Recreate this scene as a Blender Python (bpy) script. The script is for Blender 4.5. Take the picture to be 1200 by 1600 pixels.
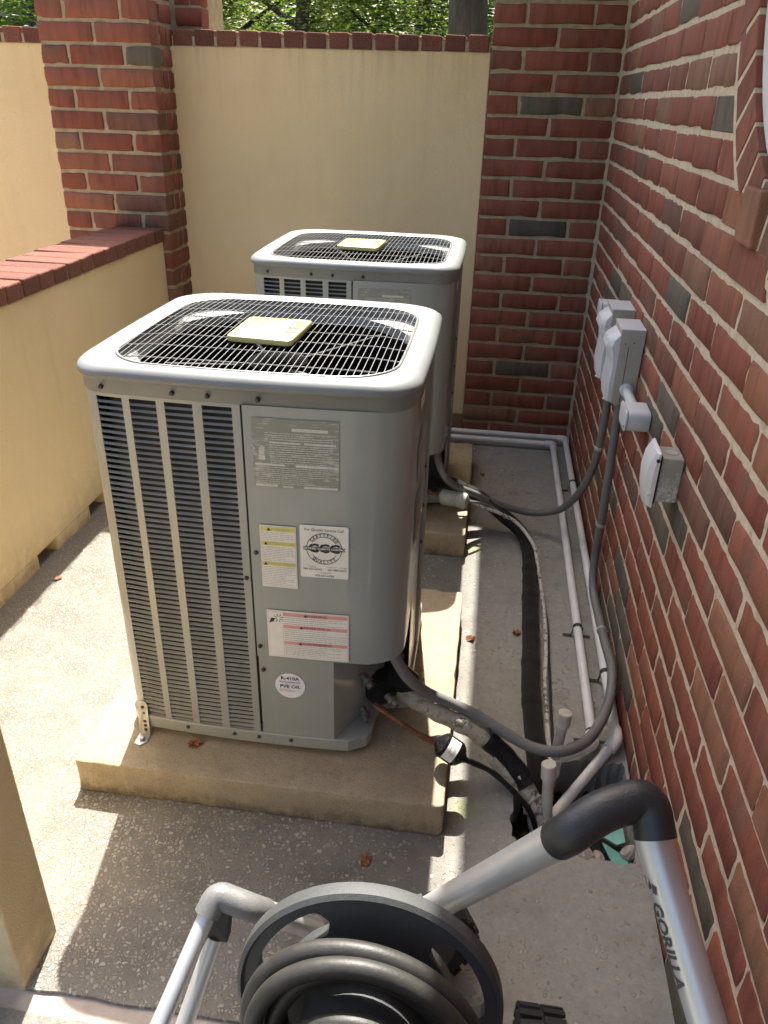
import bpy, bmesh, math, random
from mathutils import Vector, Matrix, noise

for o in list(bpy.data.objects):
    bpy.data.objects.remove(o)
SC = bpy.context.scene
COL = SC.collection
R = math.radians
random.seed(7)

# ------------------------------------------------------------------ camera
cam_d = bpy.data.cameras.new('camera')
cam_d.sensor_fit = 'VERTICAL'
cam_d.sensor_height = 36.0
cam_d.sensor_width = 27.0
cam_d.lens = 1214.0 / 1600.0 * 36.0
cam_d.clip_start = 0.02
cam_d.clip_end = 500
cam = bpy.data.objects.new('camera', cam_d)
COL.objects.link(cam)
_r = Vector((0.99023874, 0.13709295, 0.02515469))
_d = Vector((0.08644672, -0.46250833, -0.88239051))
_f = Vector((-0.10933526, 0.87595181, -0.4698449))
cam.matrix_world = Matrix(((_r.x, -_d.x, -_f.x, 0.0), (_r.y, -_d.y, -_f.y, 0.0), (_r.z, -_d.z, -_f.z, 1.40), (0, 0, 0, 1)))
SC.camera = cam

# ------------------------------------------------------------------ sky, sun, exposure
SUN = Vector((-0.087, 0.58, 1.0)).normalized()
elev = math.asin(SUN.z)
azim = math.atan2(SUN.x, SUN.y)
world = bpy.data.worlds.new('World')
SC.world = world
world.use_nodes = True
wn = world.node_tree.nodes
sky = wn.new('ShaderNodeTexSky')
sky.sky_type = 'NISHITA'
sky.sun_disc = False
sky.sun_elevation = elev
sky.sun_rotation = azim
sky.air_density = 1.0
sky.dust_density = 6.0
sky.ozone_density = 0.4
bg = wn['Background']
bg.inputs['Strength'].default_value = 0.115
world.node_tree.links.new(sky.outputs[0], bg.inputs['Color'])
sun_d = bpy.data.lights.new('sun', 'SUN')
sun_d.energy = 4.4
sun_d.angle = R(0.53)
sun_d.color = (1.0, 0.955, 0.88)
sun = bpy.data.objects.new('sun', sun_d)
COL.objects.link(sun)
sun.rotation_euler = (-SUN).to_track_quat('-Z', 'Y').to_euler()
sun.location = SUN * 30
SC.view_settings.view_transform = 'Standard'
SC.view_settings.look = 'None'
SC.view_settings.gamma = 1.0
SC.view_settings.exposure = 1.66
SC.view_settings.use_curve_mapping = False
SC.cycles.max_bounces = 6
SC.cycles.diffuse_bounces = 4
SC.cycles.glossy_bounces = 3
SC.cycles.transmission_bounces = 2

# ------------------------------------------------------------------ helpers: materials
MATS = {}

class NT:
    """small wrapper to write node trees in one line each"""
    def __init__(s, name):
        s.m = bpy.data.materials.new(name)
        s.m.use_nodes = True
        s.t = s.m.node_tree
        s.b = s.t.nodes['Principled BSDF']
        MATS[name] = s.m
    def n(s, typ, **kw):
        nd = s.t.nodes.new('ShaderNode' + typ)
        for k, v in kw.items():
            if k in nd.inputs.keys() if isinstance(k, str) else False:
                nd.inputs[k].default_value = v
            else:
                setattr(nd, k, v)
        return nd
    def l(s, a, b):
        s.t.links.new(a, b)
    def pos(s):
        if not hasattr(s, '_p'):
            s._p = s.n('NewGeometry')
        return s._p.outputs['Position']
    def mapped(s, scale=(1, 1, 1), src=None):
        mp = s.n('Mapping')
        mp.inputs['Scale'].default_value = scale
        s.l(src or s.pos(), mp.inputs['Vector'])
        return mp.outputs[0]
    def noise(s, scale, detail=4, rough=0.55, vec=None):
        nd = s.n('TexNoise')
        nd.inputs['Scale'].default_value = scale
        nd.inputs['Detail'].default_value = detail
        nd.inputs['Roughness'].default_value = rough
        s.l(vec or s.pos(), nd.inputs['Vector'])
        return nd.outputs[0]
    def ramp(s, fac, stops, interp='LINEAR'):
        nd = s.n('ValToRGB')
        cr = nd.color_ramp
        cr.interpolation = interp
        while len(cr.elements) < len(stops):
            cr.elements.new(0.5)
        for e, (p, c) in zip(cr.elements, stops):
            e.position = p
            e.color = (c, c, c, 1) if isinstance(c, (int, float)) else (*c, 1)
        s.l(fac, nd.inputs[0])
        return nd.outputs[0]
    def mix(s, fac, a, b, mode='MIX'):
        nd = s.n('Mix', data_type='RGBA', blend_type=mode)
        for sock, v in ((nd.inputs[0], fac), (nd.inputs[6], a), (nd.inputs[7], b)):
            if isinstance(v, (int, float)):
                sock.default_value = v
            elif isinstance(v, tuple):
                sock.default_value = (*v, 1)
            else:
                s.l(v, sock)
        return nd.outputs[2]
    def math(s, op, a, b=0.0):
        nd = s.n('Math', operation=op)
        for i, v in enumerate((a, b)):
            if isinstance(v, (int, float)):
                nd.inputs[i].default_value = v
            else:
                s.l(v, nd.inputs[i])
        return nd.outputs[0]
    def xyz(s):
        nd = s.n('SeparateXYZ')
        s.l(s.pos(), nd.inputs[0])
        return nd.outputs
    def bump(s, h, dist=0.002, strength=1.0):
        nd = s.n('Bump')
        nd.inputs['Distance'].default_value = dist
        nd.inputs['Strength'].default_value = strength
        s.l(h, nd.inputs['Height'])
        s.l(nd.outputs[0], s.b.inputs['Normal'])
    def col(s, c):
        if isinstance(c, tuple):
            s.b.inputs['Base Color'].default_value = (*c, 1)
        else:
            s.l(c, s.b.inputs['Base Color'])
    def rough(s, r):
        if isinstance(r, (int, float)):
            s.b.inputs['Roughness'].default_value = r
        else:
            s.l(r, s.b.inputs['Roughness'])
    def set(s, **kw):
        for k, v in kw.items():
            s.b.inputs[k.replace('_', ' ')].default_value = v

def simple(name, c, rough=0.5, metal=0.0, var=0.12, scale=30, bump=0.0, spec=0.5):
    m = NT(name)
    nz = m.noise(scale, 5, 0.6)
    f = m.ramp(nz, [(0.3, 1 - var), (0.7, 1 + var)])
    m.col(m.mix(1.0, c, f, 'MULTIPLY'))
    m.rough(m.ramp(nz, [(0.3, max(0.02, rough - 0.07)), (0.7, min(1, rough + 0.07))]))
    m.set(Metallic=metal)
    m.b.inputs['Specular IOR Level'].default_value = spec
    if bump:
        m.bump(m.noise(scale * 6, 3), bump)
    return m.m

def make_materials():
    # fired brick: colour by object, streaks, pits
    for nm, island in (('brick', False), ('brick_far', True)):
        m = NT(nm)
        if island:
            rnd = m.n('NewGeometry').outputs['Random Per Island']
        else:
            rnd = m.n('ObjectInfo').outputs['Random']
        base = m.ramp(rnd, [(0.0, (0.085, 0.075, 0.056)), (0.075, (0.125, 0.105, 0.076)), (0.085, (0.14, 0.075, 0.05)), (0.18, (0.19, 0.075, 0.05)),
                            (0.28, (0.205, 0.060, 0.037)), (0.55, (0.235, 0.073, 0.045)), (0.8, (0.255, 0.088, 0.053)), (0.92, (0.275, 0.112, 0.064)), (1.0, (0.22, 0.115, 0.068))])
        streak = m.noise(1, 4, 0.6, m.mapped((38, 38, 7)))
        sp = m.noise(260, 3, 0.7)
        blot = m.noise(11, 4, 0.6)
        c = m.mix(1.0, base, m.ramp(streak, [(0.25, 0.62), (0.5, 1.0), (0.75, 1.22)]), 'MULTIPLY')
        c = m.mix(m.ramp(blot, [(0.52, 0.0), (0.72, 0.6)]), c, (0.16, 0.10, 0.068))
        c = m.mix(m.ramp(sp, [(0.66, 0.0), (0.76, 0.5)]), c, (0.42, 0.30, 0.22))
        c = m.mix(m.ramp(m.noise(23, 6, 0.75), [(0.68, 0.0), (0.85, 0.3)]), c, (0.40, 0.27, 0.2))
        m.col(c)
        m.rough(0.75)
        m.b.inputs['Specular IOR Level'].default_value = 0.35
        m.bump(m.mix(0.5, sp, m.noise(90, 4, 0.7)), 0.0022)
    m = NT('cap_brick')
    base = m.ramp(m.n('ObjectInfo').outputs['Random'], [(0.0, (0.24, 0.10, 0.065)), (0.5, (0.26, 0.098, 0.064)), (1.0, (0.18, 0.07, 0.048))])
    sp = m.noise(170, 4, 0.8)
    c = m.mix(1.0, base, m.ramp(sp, [(0.3, 0.55), (0.55, 1.0), (0.8, 1.45)]), 'MULTIPLY')
    m.col(c)
    m.rough(0.9)
    m.bump(m.mix(0.4, sp, m.noise(60, 3)), 0.011)
    # mortar
    m = NT('mortar')
    nz = m.noise(45, 5, 0.65)
    m.col(m.ramp(nz, [(0.25, (0.46, 0.355, 0.225)), (0.5, (0.64, 0.525, 0.37)), (0.8, (0.74, 0.63, 0.47))]))
    m.rough(0.92)
    m.bump(m.noise(300, 4, 0.7), 0.003)
    m = NT('shaded_mortar')  # darker twin of mortar for piers and caps, shade put into its colour
    nz = m.noise(30, 5, 0.65)
    m.col(m.ramp(nz, [(0.3, (0.33, 0.265, 0.165)), (0.7, (0.50, 0.42, 0.285))]))
    m.rough(0.92)
    m.bump(m.noise(300, 4, 0.7), 0.003)
    # stucco
    m = NT('stucco')
    fine = m.noise(330, 5, 0.65)
    big = m.noise(2.2, 4, 0.6)
    st = m.noise(1, 5, 0.6, m.mapped((14, 14, 1.6)))
    c = m.ramp(big, [(0.3, (0.82, 0.645, 0.37)), (0.7, (0.88, 0.71, 0.425))])
    c = m.mix(m.ramp(st, [(0.55, 0.0), (0.85, 0.22)]), c, (0.50, 0.39, 0.22))
    # rain-washed grime: streaks hanging from the cap, splash dirt at the foot
    X = m.xyz()
    drip = m.noise(1, 5, 0.65, m.mapped((26, 26, 1.1)))
    topb = m.ramp(m.math('SUBTRACT', 1.567, X[2]), [(0.0, 1.0), (0.10, 0.35), (0.35, 0.0)])
    c = m.mix(m.math('MULTIPLY', topb, m.ramp(drip, [(0.48, 0.0), (0.75, 0.45)])), c, (0.36, 0.29, 0.18))
    foot = m.ramp(X[2], [(0.0, 1.0), (0.06, 0.45), (0.2, 0.0)])
    c = m.mix(m.math('MULTIPLY', foot, m.ramp(m.noise(18, 5, 0.7), [(0.35, 0.1), (0.65, 0.75)])), c, (0.27, 0.22, 0.14))
    speck = m.ramp(m.noise(70, 3, 0.6), [(0.70, 0.0), (0.76, 0.5)])
    c = m.mix(speck, c, (0.42, 0.33, 0.19))
    m.col(c)
    m.rough(0.93)
    m.b.inputs['Specular IOR Level'].default_value = 0.2
    m.bump(m.mix(0.5, fine, m.mix(0.5, m.noise(110, 4, 0.6), m.noise(9, 3, 0.5))), 0.0075)
    # exposed-aggregate paving
    m = NT('aggregate')
    wob = m.n('VectorMath', operation='ADD')
    nv = m.n('TexNoise'); nv.inputs['Scale'].default_value = 75; nv.inputs['Detail'].default_value = 2
    m.l(m.pos(), nv.inputs['Vector'])
    sc = m.n('VectorMath', operation='SCALE'); sc.inputs['Scale'].default_value = 0.014
    m.l(nv.outputs['Color'], sc.inputs[0]); m.l(m.pos(), wob.inputs[0]); m.l(sc.outputs[0], wob.inputs[1])
    flat = m.mapped((1, 1, 0.0), wob.outputs[0])
    vo = m.n('TexVoronoi', feature='F1'); ve = m.n('TexVoronoi', feature='DISTANCE_TO_EDGE')
    for v_ in (vo, ve):
        v_.inputs['Scale'].default_value = 122
        m.l(flat, v_.inputs['Vector'])
    sepc = m.n('SeparateColor'); m.l(vo.outputs['Color'], sepc.inputs[0])
    X = m.xyz()
    side = m.ramp(m.math('ADD', m.math('MULTIPLY', X[0], 0.5), 0.5), [(0.06, 0.92), (0.2, 0.85), (0.36, 0.52), (0.47, 0.30), (0.52, 0.12), (0.60, 0.05)])
    patch = m.ramp(m.noise(3.2, 4, 0.6), [(0.3, -0.14), (0.7, 0.14)])
    dens = m.math('ADD', side, patch)
    has = m.math('LESS_THAN', sepc.outputs[0], dens)
    thr = m.math('ADD', m.math('MULTIPLY', sepc.outputs[1], 0.16), 0.04)
    inside = m.math('MULTIPLY', has, m.ramp(m.math('SUBTRACT', ve.outputs['Distance'], thr), [(0.0, 0.0), (0.06, 1.0)]))
    mat = m.ramp(m.noise(7, 6, 0.7), [(0.3, (0.15, 0.137, 0.114)), (0.5, (0.215, 0.198, 0.168)), (0.75, (0.275, 0.257, 0.22))])
    mat = m.mix(m.ramp(m.noise(420, 3, 0.7), [(0.35, 0.65), (0.5, 0.0)]), mat, (0.12, 0.11, 0.09))
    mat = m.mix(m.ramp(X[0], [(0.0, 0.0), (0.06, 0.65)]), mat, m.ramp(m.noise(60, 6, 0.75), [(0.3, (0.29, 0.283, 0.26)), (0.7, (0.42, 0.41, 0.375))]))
    peb = m.ramp(sepc.outputs[2], [(0.0, (0.28, 0.248, 0.19)), (0.4, (0.355, 0.328, 0.272)), (0.85, (0.44, 0.415, 0.352)), (1.0, (0.29, 0.272, 0.232))])
    c = m.mix(inside, mat, peb)
    dirt = m.ramp(m.noise(5.5, 6, 0.7), [(0.50, 0.0), (0.72, 0.55)])
    c = m.mix(dirt, c, (0.15, 0.138, 0.115))
    stain = m.ramp(m.noise(1.7, 5, 0.65), [(0.55, 0.0), (0.62, 0.30), (0.75, 0.12)])
    c = m.mix(stain, c, (0.20, 0.17, 0.13))
    crk = m.n('TexVoronoi', feature='DISTANCE_TO_EDGE'); crk.inputs['Scale'].default_value = 1.35
    cw = m.n('VectorMath', operation='ADD'); cs = m.n('VectorMath', operation='SCALE'); cs.inputs['Scale'].default_value = 0.16
    cn = m.n('TexNoise'); cn.inputs['Scale'].default_value = 7; cn.inputs['Detail'].default_value = 5
    m.l(m.pos(), cn.inputs['Vector']); m.l(cn.outputs['Color'], cs.inputs[0]); m.l(m.pos(), cw.inputs[0]); m.l(cs.outputs[0], cw.inputs[1])
    m.l(m.mapped((1, 1, 0.0), cw.outputs[0]), crk.inputs['Vector'])
    crack = m.math('MULTIPLY', m.ramp(crk.outputs['Distance'], [(0.0, 0.8), (0.0028, 0.0)]), m.ramp(m.noise(2.3, 2), [(0.62, 0.0), (0.66, 0.6)]))
    c = m.mix(crack, c, (0.06, 0.055, 0.045))
    # damp stain and the low wall's shade, painted together along its foot
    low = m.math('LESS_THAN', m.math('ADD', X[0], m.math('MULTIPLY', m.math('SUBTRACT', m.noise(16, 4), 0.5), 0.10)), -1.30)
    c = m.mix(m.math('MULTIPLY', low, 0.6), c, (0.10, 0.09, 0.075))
    # green algae in two damp spots by the pads
    for ax, ay, ar in ((0.035, 2.40, 0.05), (0.05, 1.24, 0.05)):
        dx = m.math('SUBTRACT', X[0], ax); dy = m.math('SUBTRACT', X[1], ay)
        dd = m.math('SQRT', m.math('ADD', m.math('MULTIPLY', dx, dx), m.math('MULTIPLY', dy, dy)))
        fa = m.math('MULTIPLY', m.math('SUBTRACT', 1.0, m.math('MINIMUM', m.math('DIVIDE', dd, ar), 1.0)), m.ramp(m.noise(50, 4), [(0.3, 0.3), (0.7, 1.0)]))
        c = m.mix(m.math('MULTIPLY', fa, 0.7), c, (0.27, 0.32, 0.07))
    m.col(c)
    m.rough(0.88)
    m.bump(m.math('ADD', inside, m.math('MULTIPLY', m.noise(200, 4, 0.7), 0.7)), 0.0028)
    # rough concrete
    m = NT('concrete')
    m.col(m.mix(m.ramp(m.noise(140, 5, 0.75), [(0.35, 0.6), (0.55, 0.0)]), m.ramp(m.noise(9, 6, 0.7), [(0.3, (0.22, 0.205, 0.175)), (0.7, (0.36, 0.335, 0.29))]), (0.14, 0.13, 0.11)))
    m.rough(0.9)
    m.bump(m.noise(120, 6, 0.75), 0.006)
    m = NT('pad_concrete')
    c = m.ramp(m.noise(6, 6, 0.65), [(0.3, (0.32, 0.26, 0.17)), (0.7, (0.43, 0.355, 0.24))])
    c = m.mix(m.ramp(m.noise(22, 6, 0.75), [(0.50, 0.0), (0.72, 0.6)]), c, (0.22, 0.175, 0.115))
    c = m.mix(m.ramp(m.noise(380, 3, 0.6), [(0.36, 0.65), (0.45, 0.0)]), c, (0.13, 0.10, 0.07))
    X = m.xyz()
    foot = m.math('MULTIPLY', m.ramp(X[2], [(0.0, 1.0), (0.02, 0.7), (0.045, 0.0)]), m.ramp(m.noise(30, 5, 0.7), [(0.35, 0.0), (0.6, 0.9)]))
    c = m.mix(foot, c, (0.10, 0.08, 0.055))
    run = m.ramp(m.noise(1, 5, 0.7, m.mapped((45, 45, 5))), [(0.55, 0.0), (0.75, 0.5)])
    c = m.mix(run, c, (0.48, 0.41, 0.28))
    m.col(c)
    m.rough(0.9)
    m.bump(m.mix(0.5, m.noise(170, 5, 0.7), m.noise(30, 4, 0.6)), 0.004)
    m = NT('soil')
    m.col(m.ramp(m.noise(40, 6, 0.7), [(0.3, (0.012, 0.010, 0.008)), (0.6, (0.035, 0.03, 0.02)), (0.8, (0.05, 0.055, 0.02))]))
    m.rough(0.95)
    m.bump(m.noise(90, 5), 0.01)
    m = NT('grass')
    m.col(m.ramp(m.noise(3, 6, 0.7), [(0.3, (0.035, 0.05, 0.015)), (0.7, (0.08, 0.09, 0.03))]))
    m.rough(0.95)
    # painted sheet metal
    m = NT('unit_paint')
    c = m.ramp(m.noise(5, 5, 0.6), [(0.3, (0.262, 0.275, 0.25)), (0.7, (0.300, 0.314, 0.288))])
    c = m.mix(m.ramp(m.noise(17, 6, 0.75), [(0.58, 0.0), (0.8, 0.3)]), c, (0.19, 0.175, 0.135))
    c = m.mix(m.ramp(m.noise(1, 6, 0.75, m.mapped((55, 55, 3))), [(0.55, 0.0), (0.8, 0.3)]), c, (0.40, 0.39, 0.33))
    m.col(c)
    m.rough(m.ramp(m.noise(12, 5, 0.6), [(0.3, 0.28), (0.7, 0.42)]))
    m.b.inputs['Coat Weight'].default_value = 0.35
    m.b.inputs['Coat Roughness'].default_value = 0.12
    m.b.inputs['Specular IOR Level'].default_value = 0.5
    m.bump(m.noise(7, 2), 0.004, 0.25)
    m = NT('cap_paint')
    c = m.ramp(m.noise(8, 5, 0.6), [(0.3, (0.175, 0.186, 0.183)), (0.7, (0.212, 0.223, 0.218))])
    c = m.mix(m.ramp(m.noise(40, 6, 0.75), [(0.6, 0.0), (0.8, 0.25)]), c, (0.30, 0.30, 0.27))
    m.col(c)
    m.rough(0.45)
    # worn paper label: streaks of torn paper over the paint
    m = NT('worn_label')
    tc = m.n('TexCoord').outputs['Object']
    lines = m.noise(1, 3, 0.6, m.mapped((45, 1, 420), tc))
    rag = m.noise(1, 5, 0.75, m.mapped((60, 1, 120), tc))
    blot = m.noise(1, 4, 0.7, m.mapped((9, 1, 14), tc))
    f = m.math('ADD', m.math('MULTIPLY', lines, 0.6), m.math('ADD', m.math('MULTIPLY', rag, 0.35), m.math('MULTIPLY', blot, 0.35)))
    f = m.ramp(f, [(0.67, 0.0), (0.78, 0.9)])
    m.col(m.mix(f, (0.255, 0.255, 0.212), (0.52, 0.52, 0.46)))
    m.rough(0.6)
    simple('louver_paint', (0.32, 0.322, 0.28), 0.6, 0, 0.12, 25, 0, 0.2)
    simple('cover_gasket', (0.02, 0.02, 0.02), 0.7)
    simple('black_metal', (0.004, 0.004, 0.0045), 0.7, spec=0.15)
    simple('fan_black', (0.006, 0.006, 0.007), 0.6, spec=0.2)
    simple('wire_metal', (0.24, 0.24, 0.23), 0.4, 0.2)
    simple('steel', (0.42, 0.41, 0.38), 0.38, 0.85)
    simple('valve_metal', (0.16, 0.155, 0.13), 0.5, 0.5, 0.25, 60)
    simple('screw_dark', (0.07, 0.06, 0.045), 0.45, 0.6)
    simple('copper', (0.17, 0.07, 0.035), 0.5, 0.5, 0.45, 40)
    simple('rusty', (0.16, 0.065, 0.04), 0.8, 0.0, 0.4, 60)
    simple('pvc', (0.72, 0.71, 0.69), 0.42, 0, 0.08, 18)
    simple('pvc_dirty', (0.50, 0.47, 0.41), 0.5, 0, 0.2, 25)
    simple('box_white', (0.60, 0.61, 0.62), 0.45, 0, 0.06, 15)
    simple('box_grey', (0.40, 0.385, 0.34), 0.45, 0, 0.08, 25)
    simple('conduit', (0.17, 0.168, 0.16), 0.5, 0, 0.1, 20)
    simple('foam_black', (0.004, 0.004, 0.0045), 0.42, 0, 0.5, 50, 0.006, 0.4)
    simple('drier_grey', (0.40, 0.41, 0.37), 0.4, 0, 0.1)
    simple('drier_black', (0.01, 0.01, 0.011), 0.25)
    simple('strap_black', (0.02, 0.019, 0.018), 0.6)
    simple('white_paper', (0.74, 0.72, 0.66), 0.6, 0, 0.05)
    simple('white_round', (0.74, 0.72, 0.75), 0.6, 0, 0.04)
    simple('ink', (0.03, 0.028, 0.025), 0.7)
    simple('ink_soft', (0.075, 0.07, 0.06), 0.7)
    simple('ink_grey', (0.36, 0.35, 0.31), 0.7)
    simple('ink_yellow', (0.66, 0.60, 0.14), 0.7)
    simple('ink_pink', (0.68, 0.30, 0.27), 0.7)
    simple('ink_blue', (0.20, 0.45, 0.62), 0.7)
    simple('badge_cream', (0.43, 0.40, 0.16), 0.35, 0, 0.05)
    simple('badge_white', (0.46, 0.46, 0.44), 0.35, 0, 0.04)
    simple('badge_grey', (0.19, 0.19, 0.155), 0.5, 0, 0.06)
    simple('worn_white', (0.54, 0.54, 0.48), 0.6, 0, 0.15, 120)
    simple('window_white', (0.72, 0.72, 0.70), 0.35, 0, 0.03)
    simple('alu', (0.66, 0.66, 0.65), 0.38, 0.55, 0.06, 25)
    simple('joint_grey', (0.15, 0.15, 0.145), 0.45, 0, 0.1, 60, 0.0006)
    simple('joint_dark', (0.022, 0.023, 0.025), 0.42, 0, 0.1, 60, 0.0006)
    simple('reel_plastic', (0.06, 0.063, 0.063), 0.5, 0, 0.15, 120, 0.0008)
    simple('rubber', (0.014, 0.014, 0.014), 0.65, 0, 0.2)
    m = NT('hose')
    c = m.ramp(m.noise(28, 5, 0.7), [(0.3, (0.022, 0.021, 0.018)), (0.7, (0.042, 0.040, 0.034))])
    m.col(c)
    m.rough(0.5)
    m.bump(m.noise(260, 3), 0.0004)
    simple('hose_red', (0.25, 0.03, 0.025), 0.5)
    simple('caulk', (0.44, 0.37, 0.31), 0.8, 0, 0.15, 20, 0.002)
    simple('bounce_peach', (0.62, 0.44, 0.29), 0.85, 0, 0.15, 12, 0.003)
    simple('teal', (0.17, 0.42, 0.36), 0.4, 0, 0.2, 40)
    simple('stone_pale', (0.36, 0.33, 0.29), 0.9, 0, 0.3, 50, 0.004)
    simple('soffit', (0.70, 0.68, 0.62), 0.7, 0, 0.06)
    simple('dead_leaf', (0.22, 0.085, 0.03), 0.7, 0, 0.5, 90)
    m = NT('wrap_tape')   # cracked paint over tape on the line set
    f = m.ramp(m.noise(1, 6, 0.8, m.mapped((60, 60, 60))), [(0.42, 0.0), (0.5, 1.0)])
    f2 = m.ramp(m.noise(6, 3, 0.6), [(0.42, 0.0), (0.5, 1.0)])
    m.col(m.mix(f2, m.mix(f, (0.10, 0.09, 0.07), (0.52, 0.48, 0.40)), m.mix(f, (0.30, 0.29, 0.2), (0.46, 0.43, 0.33))))
    m.rough(0.75)
    m.bump(m.noise(70, 4), 0.004)
    m = NT('wire_white')
    f = m.ramp(m.noise(45, 5, 0.8), [(0.40, 0.0), (0.50, 1.0)])
    m.col(m.mix(f, (0.07, 0.065, 0.06), (0.55, 0.53, 0.49)))
    m.rough(0.7)
    m = NT('lichen_box')
    X = m.n('TexCoord').outputs['Object']
    n1 = m.ramp(m.noise(210, 5, 0.8), [(0.47, 0.0), (0.55, 1.0)])
    n2 = m.ramp(m.noise(14, 4, 0.6), [(0.47, 0.0), (0.62, 1.0)])
    m.col(m.mix(m.math('MULTIPLY', n1, n2), (0.33, 0.315, 0.27), (0.62, 0.60, 0.54)))
    m.rough(0.7)
    # bark, leaves
    m = NT('bark')
    m.col(m.ramp(m.noise(1, 5, 0.7, m.mapped((16, 16, 4))), [(0.3, (0.025, 0.021, 0.018)), (0.7, (0.085, 0.075, 0.062))]))
    m.rough(0.95)
    m.bump(m.noise(1, 4, 0.7, m.mapped((20, 20, 5))), 0.03)
    for nm, a, b in (('leaf_green', (0.022, 0.05, 0.012), (0.10, 0.15, 0.03)), ('leaf_light', (0.06, 0.095, 0.022), (0.22, 0.26, 0.08))):
        m = NT(nm)
        rnd = m.n('NewGeometry').outputs['Random Per Island']
        c = m.ramp(rnd, [(0.0, a), (1.0, b)])
        m.col(c)
        m.rough(0.5)
        tr = m.n('BsdfTranslucent')
        m.l(m.mix(1.0, c, (1.3, 1.5, 0.7), 'MULTIPLY'), tr.inputs[0])
        ms = m.n('MixShader'); ms.inputs[0].default_value = 0.5
        m.l(m.b.outputs[0], ms.inputs[1]); m.l(tr.outputs[0], ms.inputs[2])
        m.l(ms.outputs[0], m.t.nodes['Material Output'].inputs['Surface'])
    m = NT('glass')
    m.col((0.06, 0.08, 0.09)); m.rough(0.05)
    m = NT('coil')
    wv = m.n('TexWave', bands_direction='Z'); wv.inputs['Scale'].default_value = 130
    m.l(m.pos(), wv.inputs['Vector'])
    m.col(m.ramp(wv.outputs[1], [(0.0, (0.006, 0.006, 0.006)), (1.0, (0.028, 0.027, 0.025))]))
    m.rough(0.8)
make_materials()

# ------------------------------------------------------------------ helpers: meshes
def tag(o, label=None, cat=None, group=None, kind=None):
    if label: o['label'] = label
    if cat: o['category'] = cat
    if group: o['group'] = group
    if kind: o['kind'] = kind
    return o

def empty(name, loc=(0, 0, 0), rz=0.0):
    o = bpy.data.objects.new(name, None)
    o.empty_display_size = 0.05
    COL.objects.link(o)
    o.location = loc
    o.rotation_euler = (0, 0, rz)
    return o

def link(name, me, parent=None, loc=None, rot=None):
    o = bpy.data.objects.new(name, me)
    COL.objects.link(o)
    if parent: o.parent = parent
    if loc: o.location = loc
    if rot: o.rotation_euler = rot
    return o

class MB:
    def __init__(s):
        s.v, s.f = [], []
    def add(s, vs, fs):
        k = len(s.v)
        s.v += [tuple(p) for p in vs]
        s.f += [tuple(i + k for i in q) for q in fs]
        return s
    def box(s, x0, x1, y0, y1, z0, z1):
        return s.add([(x0, y0, z0), (x1, y0, z0), (x1, y1, z0), (x0, y1, z0), (x0, y0, z1), (x1, y0, z1), (x1, y1, z1), (x0, y1, z1)],
                     [(3, 2, 1, 0), (4, 5, 6, 7), (0, 1, 5, 4), (1, 2, 6, 5), (2, 3, 7, 6), (3, 0, 4, 7)])
    def prism(s, poly, z0, z1):
        n = len(poly)
        return s.add([(x, y, z0) for x, y in poly] + [(x, y, z1) for x, y in poly],
                     [tuple(range(n - 1, -1, -1)), tuple(range(n, 2 * n))] + [(i, (i + 1) % n, n + (i + 1) % n, n + i) for i in range(n)])
    def rings(s, rings, closed=True, cap0=False, cap1=False):
        n = len(rings[0]); k = len(s.v)
        for r in rings: s.v += [tuple(p) for p in r]
        for j in range(len(rings) - 1):
            for i in range(n if closed else n - 1):
                a, b = k + j * n + i, k + j * n + (i + 1) % n
                s.f.append((a, b, b + n, a + n))
        if cap0: s.f.append(tuple(k + i for i in range(n - 1, -1, -1)))
        if cap1: s.f.append(tuple(k + (len(rings) - 1) * n + i for i in range(n)))
        return s
    def tube(s, path, r, n=12, caps=True, rf=None):
        path = [Vector(p) for p in path]
        rings = []
        up = None
        for i, p in enumerate(path):
            t = (path[min(i + 1, len(path) - 1)] - path[max(i - 1, 0)]).normalized()
            if up is None:
                up = Vector((0, 0, 1)) if abs(t.z) < 0.9 else Vector((1, 0, 0))
            a = t.cross(up).normalized()
            b = a.cross(t).normalized()
            up = b
            rr = rf(i) if rf else r
            rings.append([p + (a * math.cos(2 * math.pi * k / n) + b * math.sin(2 * math.pi * k / n)) * rr for k in range(n)])
        return s.rings(rings, True, caps, caps)
    def lathe(s, prof, base, axis, n=20, caps=True):
        """prof: list of (radius, distance along axis)"""
        ax = Vector(axis).normalized(); base = Vector(base)
        u = ax.orthogonal().normalized(); w = ax.cross(u)
        rings = [[base + ax * h + (u * math.cos(2 * math.pi * k / n) + w * math.sin(2 * math.pi * k / n)) * r for k in range(n)] for r, h in prof]
        return s.rings(rings, True, caps, caps)
    def mesh(s, name, mat, smooth=False, bevel=0.0, segs=2):
        me = bpy.data.meshes.new(name)
        me.from_pydata(s.v, [], s.f)
        bm = bmesh.new(); bm.from_mesh(me)
        bmesh.ops.recalc_face_normals(bm, faces=bm.faces)
        if bevel:
            bmesh.ops.bevel(bm, geom=[e for e in bm.edges if e.is_manifold and e.calc_face_angle(0) > 0.5], offset=bevel, segments=segs, affect='EDGES', profile=0.5)
        bm.to_mesh(me); bm.free()
        me.materials.append(MATS[mat])
        if smooth:
            me.polygons.foreach_set('use_smooth', [True] * len(me.polygons))
            me.set_sharp_from_angle(angle=R(40 if smooth is True else smooth))
        me.update()
        return me
    def build(s, name, mat, parent=None, smooth=False, bevel=0.0, segs=2, loc=None, rot=None):
        return link(name, s.mesh(name, mat, smooth, bevel, segs), parent, loc, rot)

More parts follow.
